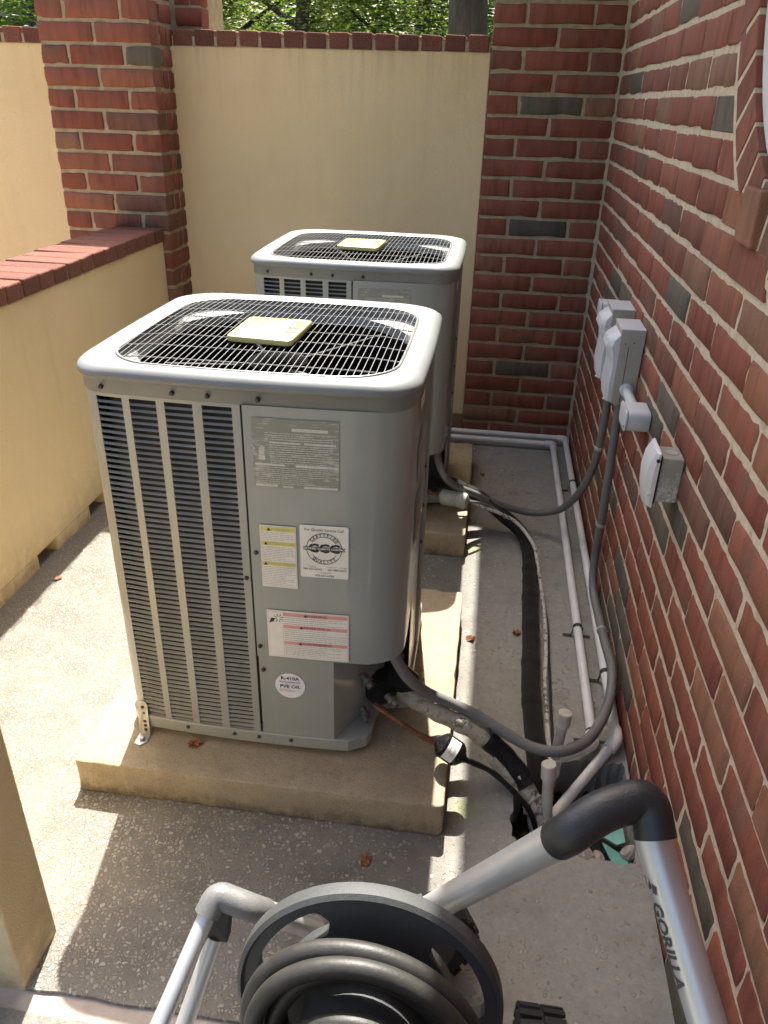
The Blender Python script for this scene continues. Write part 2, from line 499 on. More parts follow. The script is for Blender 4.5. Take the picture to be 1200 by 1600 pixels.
def spline(pts, step=0.01):
    """Catmull-Rom through the points"""
    P = [Vector(p) for p in pts]
    P = [P[0] * 2 - P[1]] + P + [P[-1] * 2 - P[-2]]
    out = []
    for i in range(1, len(P) - 2):
        p0, p1, p2, p3 = P[i - 1], P[i], P[i + 1], P[i + 2]
        n = max(2, int((p2 - p1).length / step))
        for k in range(n):
            t = k / n
            out.append(0.5 * ((2 * p1) + (p2 - p0) * t + (2 * p0 - 5 * p1 + 4 * p2 - p3) * t * t + (3 * p1 - p0 - 3 * p2 + p3) * t ** 3))
    out.append(P[-2])
    return out

def fillet(pts, rad, n=6):
    """polyline with rounded corners"""
    P = [Vector(p) for p in pts]
    out = [P[0]]
    for i in range(1, len(P) - 1):
        a, b, c = P[i - 1], P[i], P[i + 1]
        r = min(rad, (a - b).length * 0.45, (c - b).length * 0.45)
        s, e = b + (a - b).normalized() * r, b + (c - b).normalized() * r
        for k in range(n + 1):
            t = k / n
            out.append(s * (1 - t) ** 2 + b * 2 * t * (1 - t) + e * t * t)
    out.append(P[-1])
    return out

def text_mesh(body, size, align='CENTER', bold=0.0, sx=1.0):
    cu = bpy.data.curves.new('t', 'FONT')
    cu.body = body; cu.size = size; cu.align_x = align; cu.align_y = 'CENTER'
    cu.resolution_u = 2
    cu.offset = bold
    ob = bpy.data.objects.new('t', cu)
    COL.objects.link(ob)
    bpy.context.view_layer.update()
    dg = bpy.context.evaluated_depsgraph_get()
    me = bpy.data.meshes.new_from_object(ob.evaluated_get(dg))
    vs = [(v.co.x * sx, v.co.y) for v in me.vertices]
    fs = [tuple(p.vertices) for p in me.polygons]
    bpy.data.objects.remove(ob); bpy.data.curves.remove(cu); bpy.data.meshes.remove(me)
    return vs, fs

def subdiv(vs, fs):
    bm = bmesh.new()
    bv = [bm.verts.new((x, y, 0)) for x, y in vs]
    for f in fs:
        try: bm.faces.new([bv[i] for i in f])
        except ValueError: pass
    bmesh.ops.triangulate(bm, faces=bm.faces)
    for _ in range(2):
        bmesh.ops.subdivide_edges(bm, edges=[e for e in bm.edges if e.calc_length() > 0.002], cuts=1, use_grid_fill=True)
        bmesh.ops.triangulate(bm, faces=bm.faces)
    bm.verts.index_update()
    out = [(v.co.x, v.co.y) for v in bm.verts], [tuple(v.index for v in f.verts) for f in bm.faces]
    bm.free()
    return out

# ------------------------------------------------------------------ bricks
BZ0, BH = 0.058, 0.0761        # first bed joint, course height

def brick_mesh(name, L, H, D, mat='brick', seed=0, bev=0.0025):
    """a brick lying along x, its face looking to -y at y=0, centred in x and z"""
    rnd = random.Random(seed)
    bm = bmesh.new()
    xs = [-L / 2, -L / 2 + 0.006, -L / 6, L / 6, L / 2 - 0.006, L / 2]
    zs = [-H / 2, -H / 2 + 0.006, 0, H / 2 - 0.006, H / 2]
    grid = []
    off = Vector((rnd.uniform(0, 50), rnd.uniform(0, 50), rnd.uniform(0, 50)))
    for j, z in enumerate(zs):
        row = []
        for i, x in enumerate(xs):
            edge = (i in (0, len(xs) - 1)) + (j in (0, len(zs) - 1))
            q = noise.noise(Vector((x * 30, 0, z * 30)) + off)
            chip = max(0.0, noise.noise(Vector((x * 55, 3, z * 55)) + off) - 0.15) * 0.012 if edge else 0.0
            dx = -math.copysign(chip, x) * 0.6 if i in (0, len(xs) - 1) else 0
            dz = -math.copysign(chip, z) * 0.6 if j in (0, len(zs) - 1) else 0
            row.append(bm.verts.new((x + dx + rnd.uniform(-0.001, 0.001), 0.0012 * q + (0.0032 if edge else 0.0) + (0.003 if edge == 2 else 0) + chip, z + dz + rnd.uniform(-0.001, 0.001))))
        grid.append(row)
    for j in range(len(zs) - 1):
        for i in range(len(xs) - 1):
            bm.faces.new((grid[j][i], grid[j][i + 1], grid[j + 1][i + 1], grid[j + 1][i]))
    ring = grid[0] + [r_[-1] for r_ in grid[1:]] + list(reversed(grid[-1][:-1])) + [r_[0] for r_ in reversed(grid[1:-1])]
    back = [bm.verts.new((v.co.x, D, v.co.z)) for v in ring]
    for i in range(len(ring)):
        k = (i + 1) % len(ring)
        bm.faces.new((ring[i], back[i], back[k], ring[k]))
    bm.faces.new(back)
    bmesh.ops.recalc_face_normals(bm, faces=bm.faces)
    me = bpy.data.meshes.new(name)
    bm.to_mesh(me); bm.free()
    me.materials.append(MATS[mat])
    me.polygons.foreach_set('use_smooth', [True] * len(me.polygons))
    me.set_sharp_from_angle(angle=R(50))
    return me

_bc = {}
def brick_of(L, H, D, mat='brick'):
    key = (round(L, 3), round(H, 3), round(D, 3), mat)
    if key not in _bc:
        _bc[key] = [brick_mesh('brick', L, H, D, mat, i + hash(key) % 50) for i in range(4)]
    return random.choice(_bc[key])

def mortar_sheet(mb, origin, ux, uz, nrm, w, h, step=0.012, rec=0.004, amp=0.003, seed=0, keep=None):
    """uneven mortar face filling the joints: grid w x h, recessed by rec +- amp along -nrm"""
    o, ux, uz, nrm = Vector(origin), Vector(ux), Vector(uz), Vector(nrm)
    nx, nz = max(1, int(w / step)), max(1, int(h / step))
    k = len(mb.v)
    for j in range(nz + 1):
        for i in range(nx + 1):
            p = o + ux * (w * i / nx) + uz * (h * j / nz)
            d = noise.noise(p * 38 + Vector((seed, 0, 0))) * amp + noise.noise(p * 110) * amp * 0.5
            mb.v.append(tuple(p - nrm * (rec - d)))
    for j in range(nz):
        for i in range(nx):
            if keep and not keep((i + 0.5) / nx * w, (j + 0.5) / nz * h): continue
            a = k + j * (nx + 1) + i
            mb.f.append((a, a + 1, a + nx + 2, a + nx + 1))

# ================================================================== SETTING
# ---- wide ground
g = MB()
g.add([(-150, -150, -0.2), (150, -150, -0.2), (150, 150, -0.2), (-150, 150, -0.2)], [(0, 1, 2, 3)])
tag(g.build('ground', 'grass'), kind='structure')

# ---- paving with the broken hole at the wall
WX = 0.43
rr = random.Random(3)
hole = [(0.152, 1.185), (0.149, 1.24), (0.154, 1.30), (0.165, 1.345), (0.185, 1.385), (0.23, 1.41), (0.28, 1.418), (0.33, 1.436), (0.38, 1.43), (0.418, 1.44),
        (0.417, 1.38), (0.419, 1.30), (0.416, 1.22), (0.405, 1.155), (0.375, 1.15), (0.33, 1.158), (0.30, 1.148), (0.265, 1.172), (0.235, 1.165), (0.20, 1.168), (0.17, 1.16)]
fine = []
for i, (x, y) in enumerate(hole):
    x2, y2 = hole[(i + 1) % len(hole)]
    for k in range(4):
        t = k / 4
        j = 0.004
        fine.append((x + (x2 - x) * t + rr.uniform(-j, j), y + (y2 - y) * t + rr.uniform(-j, j)))
hole = fine
bm = bmesh.new()
outer = [(-4.5, 0.727), (-0.72, 0.727)]
xx = -0.70
while xx < 0.42:
    outer.append((xx, 0.727 + rr.uniform(-0.003, 0.003))); xx += 0.03
outer += [(0.428, 0.727), (0.428, 4.2), (-4.5, 4.2)]
def loop(pts, z):
    vs = [bm.verts.new((x, y, z)) for x, y in pts]
    es = [bm.edges.new((vs[i], vs[(i + 1) % len(vs)])) for i in range(len(vs))]
    return vs, es
ov, oe = loop(outer, 0.0)
hv, he = loop(hole, 0.0)
bmesh.ops.triangle_fill(bm, edges=oe + he, use_beauty=True)
for vs, dz, jit in ((ov, -0.06, 0), (hv, -0.16, 0.006)):
    prev = vs
    for step in range(4 if jit else 1):
        z = dz * (step + 1) / (4 if jit else 1)
        cur = [bm.verts.new((v.co.x + (rr.uniform(-jit, jit)), v.co.y + rr.uniform(-jit, jit), z)) for v in prev]
        for i in range(len(vs)):
            k = (i + 1) % len(vs)
            bm.faces.new((prev[i], prev[k], cur[k], cur[i]))
        prev = cur
bmesh.ops.recalc_face_normals(bm, faces=bm.faces)
me = bpy.data.meshes.new('paving')
bm.to_mesh(me); bm.free()
me.materials.append(MATS['aggregate'])
tag(link('paving', me), kind='structure')
# apron slab in front, sealant joint between
m = MB()
pts = []
for i in range(70):
    pts.append((-4.5 + (0.428 + 4.5) * i / 69, 0.690 + rr.uniform(-0.004, 0.004)))
m.prism([(0.428, -1.5), *reversed(pts), (-4.5, -1.5)], -0.06, -0.004)
tag(m.build('apron_paving', 'concrete'), kind='structure')
m = MB().box(-4.5, 0.427, 0.68, 0.73, -0.05, -0.008)
tag(m.build('paving_joint', 'caulk'), kind='structure')
# unseen sheet added beyond the low wall to bounce peach light
tag(MB().box(-4.5, -1.57, 0.84, 3.505, 0.001, 0.006).build('bounce_paving', 'bounce_peach'), kind='structure')
# soil at the bottom of the hole
m = MB()
n = 26
for j in range(n + 1):
    for i in range(n + 1):
        x, y = 0.13 + 0.30 * i / n, 1.13 + 0.33 * j / n
        m.v.append((x, y, -0.11 + 0.05 * noise.noise(Vector((x * 14, y * 14, 0))) + 0.012 * noise.noise(Vector((x * 60, y * 60, 2)))))
for j in range(n):
    for i in range(n):
        a = j * (n + 1) + i
        m.f.append((a, a + 1, a + n + 2, a + n + 1))
tag(m.build('soil', 'soil', smooth=60), kind='structure')

# ---- brick building on the right
bld = empty('brick_building', (WX, 2.0, 0))
tag(bld, 'red brick building wall on the right with round white window', 'building')
WC, WR0, WR1 = (1.235, 1.768), 0.515, 0.61     # round window centre (y,z), ring radii
mm = MB()
Y0, Y1, ZT = -1.0, 3.95, 2.66
def keep_w(u, w):
    y, z = Y1 - u, w
    return (y - WC[0]) ** 2 + (z - WC[1]) ** 2 > (WR0 + 0.03) ** 2
mortar_sheet(mm, (WX, 3.5, -0.02), (0, -1, 0), (0, 0, 1), (-1, 0, 0), 3.0, 1.9, 0.011, 0.0038, 0.0018, 1, lambda u, w: (3.5 - u - WC[0]) ** 2 + (w - 0.02 - WC[1]) ** 2 > (WR0 + 0.03) ** 2)
mo = mm.build('mortar', 'mortar', bld, smooth=60)
mo.matrix_parent_inverse = Matrix.Translation(-bld.location)
# body of the wall behind
m = MB()
m.box(WX + 0.10, WX + 0.30, Y0, Y1, -0.06, ZT)
m.box(WX + 0.006, WX + 0.10, Y0, 0.49, -0.06, ZT)
m.box(WX + 0.006, WX + 0.10, 3.49, Y1, -0.06, ZT)
m.box(WX + 0.006, WX + 0.10, 0.49, 3.49, 1.87, 2.0) if False else None
o = m.build('wall_core', 'mortar', bld); o.matrix_parent_inverse = Matrix.Translation(-bld.location)

BL, BG = 0.236, 0.0125
nb = 0
far = MB()
def brick_slant(mb, y_near0, y_near1, y_far0, y_far1, z0, z1):
    """brick on the building wall with ends cut to the ring: near/far y at z0 and z1"""
    x0, x1 = WX + random.uniform(-0.0015, 0.0015), WX + 0.09
    mb.add([(x0, y_near0, z0), (x0, y_far0, z0), (x0, y_far1, z1), (x0, y_near1, z1), (x1, y_near0, z0), (x1, y_far0, z0), (x1, y_far1, z1), (x1, y_near1, z1)],
           [(0, 1, 2, 3), (7, 6, 5, 4), (0, 4, 5, 1), (1, 5, 6, 2), (2, 6, 7, 3), (3, 7, 4, 0)])
def chord(z):
    d = abs(z - WC[1])
    return math.sqrt(max(0.0, 0.585 ** 2 - d * d))
for n in range(-1, 34):
    z0, z1 = BZ0 + n * BH + BG / 2, BZ0 + (n + 1) * BH - BG / 2
    if n == -1: z0 = -0.02
    phase = 3.311 if n % 2 else 3.193
    k = -3
    while True:
        yf, yn = phase - k * BL - BG / 2 * 0.7, phase - (k + 1) * BL + BG / 2 * 0.7
        k += 1
        if yf < -0.9: break
        yf = min(yf, 3.485)
        if yf - yn < 0.03: continue
        pieces = []
        c0, c1 = chord(z0), chord(z1)
        if max(c0, c1) < 0.01 or yn > WC[0] + max(c0, c1) or yf < WC[0] - max(c0, c1):
            pieces = [(yn, yn, yf, yf)]
        else:
            a0, a1 = max(yn, WC[0] + c0), max(yn, WC[0] + c1)
            if yf - max(a0, a1) > 0.02: pieces.append((a0, a1, yf, yf))
            b0, b1 = min(yf, WC[0] - c0), min(yf, WC[0] - c1)
            if min(b0, b1) - yn > 0.02: pieces.append((yn, yn, b0, b1))
        for (n0, n1, f0, f1) in pieces:
            seen = z0 < 1.78 and f0 > 0.80 - 0.14 * (z0 - 0.3) + max(0, (z0 - 0.35)) * 0.62
            if not seen or nb >= 284:
                brick_slant(far, n0, n1, f0, f1, z0, z1); continue
            nb += 1
            if n0 == n1 and f0 == f1:
                L = f0 - n0
                ob = link('brick', brick_of(L, z1 - z0, 0.09), bld)
                ob.matrix_parent_inverse = Matrix.Translation(-bld.location)
                ob.rotation_euler = (0, 0, R(-90))
                ob.location = (WX + random.uniform(-0.0022, 0.0022), (f0 + n0) / 2, (z0 + z1) / 2)
            else:
                mb = MB(); brick_slant(mb, n0, n1, f0, f1, z0, z1)
                ob = mb.build('brick', 'brick', bld, bevel=0.002, segs=1)
                ob.matrix_parent_inverse = Matrix.Translation(-bld.location)
print('bricks on building', nb)
o = far.build('brick_courses', 'brick_far', bld); o.matrix_parent_inverse = Matrix.Translation(-bld.location)
o['kind'] = 'stuff'

# round window
win = empty('round_window'); win.parent = bld; win.matrix_parent_inverse = Matrix.Translation(-bld.location)
NR = 44
for i in range(NR):
    a0, a1 = 2 * math.pi * i / NR, 2 * math.pi * (i + 1) / NR
    am = (a0 + a1) / 2
    g0 = 0.0062
    mb = MB()
    pts = []
    x0, x1 = WX - 0.0005 + random.uniform(-0.001, 0.001), WX + 0.10
    for r_, s_ in ((WR0, 1), (WR1, 1), (WR1, -1), (WR0, -1)):
        half = (a1 - a0) / 2 - g0 / r_
        a = am + s_ * half
        pts.append((WC[0] + r_ * math.cos(a), WC[1] + r_ * math.sin(a)))
    mb.add([(x0, y, z) for y, z in pts] + [(x1, y, z) for y, z in pts], [(0, 1, 2, 3), (7, 6, 5, 4), (0, 4, 5, 1), (1, 5, 6, 2), (2, 6, 7, 3), (3, 7, 4, 0)])
    mb.build('brick', 'brick', win, bevel=0.002, segs=1)
# mortar bed of the ring, reveal, frame, glass
def ring_x(mb, prof, n=64):
    rings = [[(x, WC[0] + r_ * math.cos(2 * math.pi * k / n), WC[1] + r_ * math.sin(2 * math.pi * k / n)) for k in range(n)] for x, r_ in prof]
    mb.rings(rings)
mb = MB(); ring_x(mb, [(WX + 0.0005, WR1 + 0.014), (WX + 0.0015, WR1 - 0.05), (WX + 0.0015, WR0 + 0.004), (WX + 0.10, WR0 + 0.004)])
mb.build('mortar_ring', 'mortar', win, smooth=60)
mb = MB(); ring_x(mb, [(WX + 0.06, 0.514), (WX + 0.012, 0.512), (WX + 0.008, 0.500), (WX + 0.03, 0.36), (WX + 0.045, 0.35), (WX + 0.07, 0.35)])
mb.build('window_frame', 'window_white', win, smooth=50)
mb = MB()
mb.add([(WX + 0.065, WC[0] + 0.36 * math.cos(2 * math.pi * k / 48), WC[1] + 0.36 * math.sin(2 * math.pi * k / 48)) for k in range(48)], [tuple(range(48))])
mb.build('window_pane', 'glass', win)
# projecting brick under the ring
mb = MB().box(WX - 0.013, WX + 0.05, 1.405, 1.505, 1.195, 1.285)
ob = mb.build('projecting_brick', 'brick', bld, bevel=0.004); ob.matrix_parent_inverse = Matrix.Translation(-bld.location)
# eave that shades the strip along the wall
EX = 0.040 - 0.087 * 2.62
mb = MB().box(EX + 0.02, WX + 0.4, -1.2, 8.5, 2.665, 2.70)
ob = mb.build('eave_soffit', 'soffit', bld); ob.matrix_parent_inverse = Matrix.Translation(-bld.location)
mb = MB().box(EX, EX + 0.02, -1.2, 8.5, 2.62, 2.80)
ob = mb.build('fascia_board', 'soffit', bld); ob.matrix_parent_inverse = Matrix.Translation(-bld.location)

# ---- brick piers
def pier(name, label, x0, x1, y0, y1, z_first, nrows, odd, side=None, extra=None):
    t = empty(name, ((x0 + x1) / 2, (y0 + y1) / 2, 0))
    tag(t, label, 'pier')
    inv = Matrix.Translation(-t.location)
    w = x1 - x0; zt = z_first + nrows * BH
    mb = MB()
    mortar_sheet(mb, (x0 + 0.003, y0, -0.02), (1, 0, 0), (0, 0, 1), (0, -1, 0), w - 0.006, zt + 0.02, 0.012, 0.006, 0.003, 5)
    if side:
        mortar_sheet(mb, (x1, y0 + 0.004, -0.02), (0, 1, 0), (0, 0, 1), (1, 0, 0), y1 - y0 - 0.004, zt + 0.02, 0.012, 0.006, 0.003, 9)
    mb.box(x0 + 0.012, x1 - 0.012, y0 + 0.012, y1, -0.05, zt)
    o = mb.build('mortar', 'shaded_mortar', t, smooth=50); o.matrix_parent_inverse = inv
    g2 = BG / 2
    for n in range(-1, nrows):
        za, zb = z_first + n * BH + g2, z_first + (n + 1) * BH - g2
        if n == -1: za = -0.02
        if (n % 2 == 1) == odd:
            cuts = [x0 - g2, x0 + w / 4, x0 + 3 * w / 4, x1 + g2]
        else:
            cuts = [x0 - g2, x0 + w / 2, x1 + g2]
        for a, b in zip(cuts, cuts[1:]):
            L = b - a - BG
            ob = link('brick', brick_of(L, zb - za, 0.09), t, ((a + b) / 2, y0 + random.uniform(-0.002, 0.002), (za + zb) / 2))
            ob.matrix_parent_inverse = inv
        if side:
            d = y1 - y0
            cs = [y0 + 0.09 + g2, y1 + g2] if (n % 2 == 1) == odd else [y0 + 0.09 + g2, y0 + 0.09 + (d - 0.09) * 0.5, y1 + g2]
            for a, b in zip(cs, cs[1:]):
                ob = link('brick', brick_of(b - a - BG, zb - za, 0.09), t, (x1 + random.uniform(-0.002, 0.002), (a + b) / 2, (za + zb) / 2), (0, 0, R(90)))
                ob.matrix_parent_inverse = inv
    if extra: extra(t, inv)
    return t

pier('brick_pier', 'dark shaded brick pier in the corner against the building wall', -0.072, 0.428, 3.49, 3.90, BZ0, 24, True)
def upper(t, inv):
    # rear half of the pier, wider, seen above the wall
    for n in range(4):
        za, zb = 1.634 + n * BH + 0.005, 1.634 + (n + 1) * BH - 0.005
        cut = (-1.37, -1.302, -1.254) if n % 2 else (-1.37, -1.254)
        for a, b in zip(cut, cut[1:]):
            if b - a < 0.03: continue
            ob = link('brick', brick_of(b - a - 0.004, zb - za, 0.09), t, ((a + b) / 2, 3.60, (za + zb) / 2)); ob.matrix_parent_inverse = inv
    ob = MB().box(-1.80, -1.262, 3.606, 3.9, 1.0, 1.95).build('mortar_core', 'shaded_mortar', t); ob.matrix_parent_inverse = inv
pier('brick_pier', 'tall brick pier at the end of the low wall, upper left', -1.811, -1.358, 3.30, 3.53, 1.634 - 21 * BH, 23, True, True, upper)

mb = MB()
zz_ = -0.02
rings = []
while zz_ < 1.95:
    j1, j2 = 0.002 * noise.noise(Vector((0, 0, zz_ * 30))), 0.002 * noise.noise(Vector((5, 0, zz_ * 30)))
    rings.append([(0.416 + j1, 3.493, zz_), (0.421, 3.489 + j2, zz_), (0.4285 + j2, 3.484 + j1, zz_), (0.445, 3.478, zz_), (0.445, 3.51, zz_)])
    zz_ += 0.012
mb.rings(rings)
o = mb.build('corner_mortar', 'shaded_mortar', bld, smooth=60); o.matrix_parent_inverse = Matrix.Translation(-bld.location)
# ---- rendered walls with brick caps
def wall(name, label, boxes, caps):
    t = empty(name, (boxes[0][0], boxes[0][2], 0))
    tag(t, label, 'wall')
    inv = Matrix.Translation(-t.location)
    mb = MB()
    for b in boxes: mb.box(*b)
    o = mb.build('rendered_panel', 'stucco', t, bevel=0.004); o.matrix_parent_inverse = inv
    for axis, start, end, pitch, c0, c1, z0, z1, gap in caps:
        n = int(round(abs(end - start) / pitch)); pitch = abs(end - start) / n
        mb = MB()
        s0, s1 = min(start, end), max(start, end)
        if axis == 'x': mb.box(s0, s1, c0 + 0.006, c1 - 0.006, z0, z1 - 0.022)
        else: mb.box(c0 + 0.006, c1 - 0.006, s0, s1, z0, z1 - 0.022)
        o = mb.build('mortar_bed', 'shaded_mortar', t); o.matrix_parent_inverse = inv
        L = c1 - c0
        for i in range(n):
            s = s0 + (i + 0.5) * pitch
            key = ('cap', axis, round(L, 3), round(pitch, 3), round(z1 - z0, 3))
            if key not in _bc:
                _bc[key] = []
                for q in range(5):
                    rnd = random.Random(q)
                    h = z1 - z0
                    bx = MB()
                    hx, hy = (pitch / 2 - gap / 2, L / 2) if axis == 'x' else (L / 2, pitch / 2 - gap / 2)
                    bx.box(-hx, hx, -hy, hy, 0, h)
                    bx.v = [(x + rnd.uniform(-.002, .002), y + rnd.uniform(-.002, .002), z + (rnd.uniform(-.003, .003) if z > 0 else 0)) for x, y, z in bx.v]
                    _bc[key].append(bx.mesh('brick', 'cap_brick', False, 0.005, 2))
            ob = link('brick', random.choice(_bc[key]), t)
            ob.location = (s, (c0 + c1) / 2 + random.uniform(-.003, .003), z0 + random.uniform(-.0015, .0015)) if axis == 'x' else ((c0 + c1) / 2 + random.uniform(-.003, .003), s, z0 + random.uniform(-.0015, .0015))
            ob.matrix_parent_inverse = inv
    return t
wall('rendered_wall', 'tall cream rendered wall behind both air conditioners, brick capped', [(-1.40, -0.072, 3.502, 3.66, 0.083, 1.567), (-1.40, -0.072, 3.56, 3.65, -0.05, 0.083)],
     [('x', -1.352, -0.075, 0.0895, 3.495, 3.70, 1.567, 1.622, 0.012)])
wall('rendered_wall', 'cream rendered wall left of the tall brick pier', [(-4.4, -1.80, 3.51, 3.66, -0.05, 1.567)],
     [('x', -4.4, -1.815, 0.0895, 3.50, 3.70, 1.567, 1.622, 0.012)])
LX = -1.39
segs = [(LX - 0.17, LX, 0.84, 3.296, 0.048, 0.842)]
ys = [0.84, 1.29, 1.41, 1.65, 1.77, 2.012, 2.13, 2.37, 2.49, 2.73, 2.85, 3.296]
for i in range(0, len(ys), 2):
    segs.append((LX - 0.169, LX - 0.001, ys[i], ys[i + 1], -0.05, 0.048))
wall('rendered_wall', 'low cream rendered wall with brick cap and drain notches on the left', segs, [('y', 0.84, 3.296, 0.0925, LX - 0.215, LX + 0.006, 0.842, 0.894, 0.0075)])
wall('rendered_wall', 'cream rendered wall end in the bottom left corner', [(-1.55, -0.703, 0.724, 0.836, -0.05, 0.842)], [('x', -1.55, -0.70, 0.0925, 0.69, 0.86, 0.842, 0.894, 0.004)])

# ---- trees behind the wall
def tree(label, x, y, h, trunk_r, crown_c, crown_r, nleaf, leafmat, seed, limbs=6, leaf=0.07):
    rnd = random.Random(seed)
    t = empty('oak_tree', (x, y, -0.2))
    tag(t, label, 'tree', 'trees beyond the wall')
    mb = MB()
    path = spline([(0, 0, 0), (0.05, 0, h * 0.25), (-0.04, 0.05, h * 0.5), (0.1, 0, h * 0.75), (0.05, 0.05, h)], 0.3)
    npth = len(path)
    mb.tube(path, trunk_r, 10, True, lambda i: trunk_r * (1.15 - 0.8 * i / npth))
    ends = []
    for k in range(limbs):
        a = rnd.uniform(0, 6.28)
        z0 = h * rnd.uniform(0.35, 0.8)
        L = crown_r[0] * rnd.uniform(0.6, 0.95)
        e = Vector((math.cos(a) * L, math.sin(a) * L, z0 + rnd.uniform(-0.3, 0.9)))
        p = spline([(0, 0, z0), (e.x * 0.4, e.y * 0.4, z0 + 0.35), tuple(e)], 0.2)
        q = len(p)
        mb.tube(p, 0.06, 7, True, lambda i: trunk_r * 0.38 * (1 - 0.85 * i / q))
    mb.build('trunk', 'bark', t, smooth=60)
    lf = MB()
    clumps = []
    for k in range(70):
        while True:
            p = Vector((rnd.uniform(-1, 1), rnd.uniform(-1, 1), rnd.uniform(-1, 1)))
            if 0.3 < p.length < 1: break
        clumps.append((Vector((p.x * crown_r[0], p.y * crown_r[1], p.z * crown_r[2])) + Vector(crown_c), rnd.uniform(0.16, 0.5)))
    for k in range(nleaf):
        c, r_ = rnd.choice(clumps)
        p = c + Vector((rnd.gauss(0, 1), rnd.gauss(0, 1), rnd.gauss(0, 0.7))) * r_ * 0.55
        q = Matrix.Rotation(rnd.uniform(0, 6.28), 3, 'Z') @ Matrix.Rotation(rnd.uniform(-1.2, 1.2), 3, 'X')
        s = leaf * rnd.uniform(0.6, 1.3)
        lf.add([p + q @ Vector(v) for v in ((-s * 0.5, 0, 0), (0, -s * 0.22, s * 0.08), (s * 0.5, 0, 0), (0, s * 0.22, s * 0.08))], [(0, 1, 2, 3)])
    lf.build('crown', leafmat, t)
tree('oak with thick dark trunk just behind the brick pier', -0.27, 6.2, 4.6, 0.17, (0.2, 1.2, 4.1), (1.7, 1.0, 1.0), 5000, 'leaf_green', 1, 3)
tree('light green leafy tree beyond the wall, left of centre', -2.2, 9.5, 4.2, 0.10, (0, 0, 2.7), (1.9, 1.3, 1.5), 16000, 'leaf_light', 2)
tree('dark green leafy tree beyond the middle of the wall', -1.0, 10.5, 4.6, 0.11, (0.1, 0, 2.9), (1.8, 1.3, 1.7), 16000, 'leaf_green', 3)
tree('leafy tree beyond the wall at the far left edge', -5.0, 9.0, 4.2, 0.11, (0.2, 0, 2.7), (1.7, 1.2, 1.6), 14000, 'leaf_green', 4)
tree('green tree beyond the wall at the tall pier', -3.6, 10.5, 4.4, 0.1, (0, 0, 2.8), (1.7, 1.2, 1.6), 14000, 'leaf_light', 5)
tree('far green tree behind the dark trunk', 0.6, 12.0, 4.8, 0.11, (-0.3, 0, 3.0), (2.2, 1.2, 1.8), 15000, 'leaf_light', 6)
# distant wood that closes the view between the trees
lf = MB()
rnd = random.Random(11)
for k in range(45000):
    a = rnd.uniform(-14, 9)
    z = abs(rnd.gauss(0, 2.2)) - 0.2 + 0.5 * noise.noise(Vector((a * 0.6, 0, 3)))
    if z > 5.0: continue
    p = Vector((a, 17 + rnd.gauss(0, 0.7), z))
    q = Matrix.Rotation(rnd.uniform(0, 6.28), 3, 'Z') @ Matrix.Rotation(rnd.uniform(-1.2, 1.2), 3, 'X')
    s = 0.22 * rnd.uniform(0.6, 1.3)
    lf.add([p + q @ Vector(v) for v in ((-s * 0.5, 0, 0), (0, -s * 0.3, s * 0.08), (s * 0.5, 0, 0), (0, s * 0.3, s * 0.08))], [(0, 1, 2, 3)])
tag(lf.build('woodland', 'leaf_green'), 'distant green woodland closing the view', 'woodland', kind='stuff')

#@@OBJECTS@@
# ================================================================== OBJECTS
# ---- concrete pads
def pad(label, x0, x1, y0, y1, h=0.09):
    mb = MB()
    rc = 0.012
    poly = []
    for cx, cy, a0 in ((x1 - rc, y0 + rc, -90), (x1 - rc, y1 - rc, 0), (x0 + rc, y1 - rc, 90), (x0 + rc, y0 + rc, 180)):
        for k in range(6):
            a = R(a0 + 90 * k / 5)
            poly.append((cx + rc * math.cos(a), cy + rc * math.sin(a)))
    mb.prism(poly, 0.0, h)
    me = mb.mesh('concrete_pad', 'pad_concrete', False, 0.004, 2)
    bm = bmesh.new(); bm.from_mesh(me)
    for _ in range(5):
        bmesh.ops.subdivide_edges(bm, edges=[e for e in bm.edges if e.calc_length() > 0.03], cuts=1, use_grid_fill=True)
        bmesh.ops.triangulate(bm, faces=[f_ for f_ in bm.faces if len(f_.verts) > 4])
    for v in bm.verts:
        if v.co.z > 0.002:
            e_ = min(abs(v.co.x - x0), abs(v.co.x - x1), abs(v.co.y - y0), abs(v.co.y - y1))
            n_ = noise.noise(v.co * 22) * 0.0022 + noise.noise(v.co * 70) * 0.0012
            if e_ < 0.006 and v.co.z > h - 0.006: n_ -= max(0, noise.noise(v.co * 14 + Vector((4, 0, 0))) - 0.15) * 0.014
            v.co += v.normal * n_
    bm.to_mesh(me); bm.free()
    me.polygons.foreach_set('use_smooth', [True] * len(me.polygons))
    me.set_sharp_from_angle(angle=R(55))
    o = link('concrete_pad', me)
    return tag(o, label, 'concrete pad', 'pads under the air conditioners')
pad('tan concrete pad with shaded front face under the nearer air conditioner', -0.822, 0.000, 1.158, 1.978)
pad('tan concrete pad under the farther air conditioner', -0.822, -0.008, 2.325, 3.14)

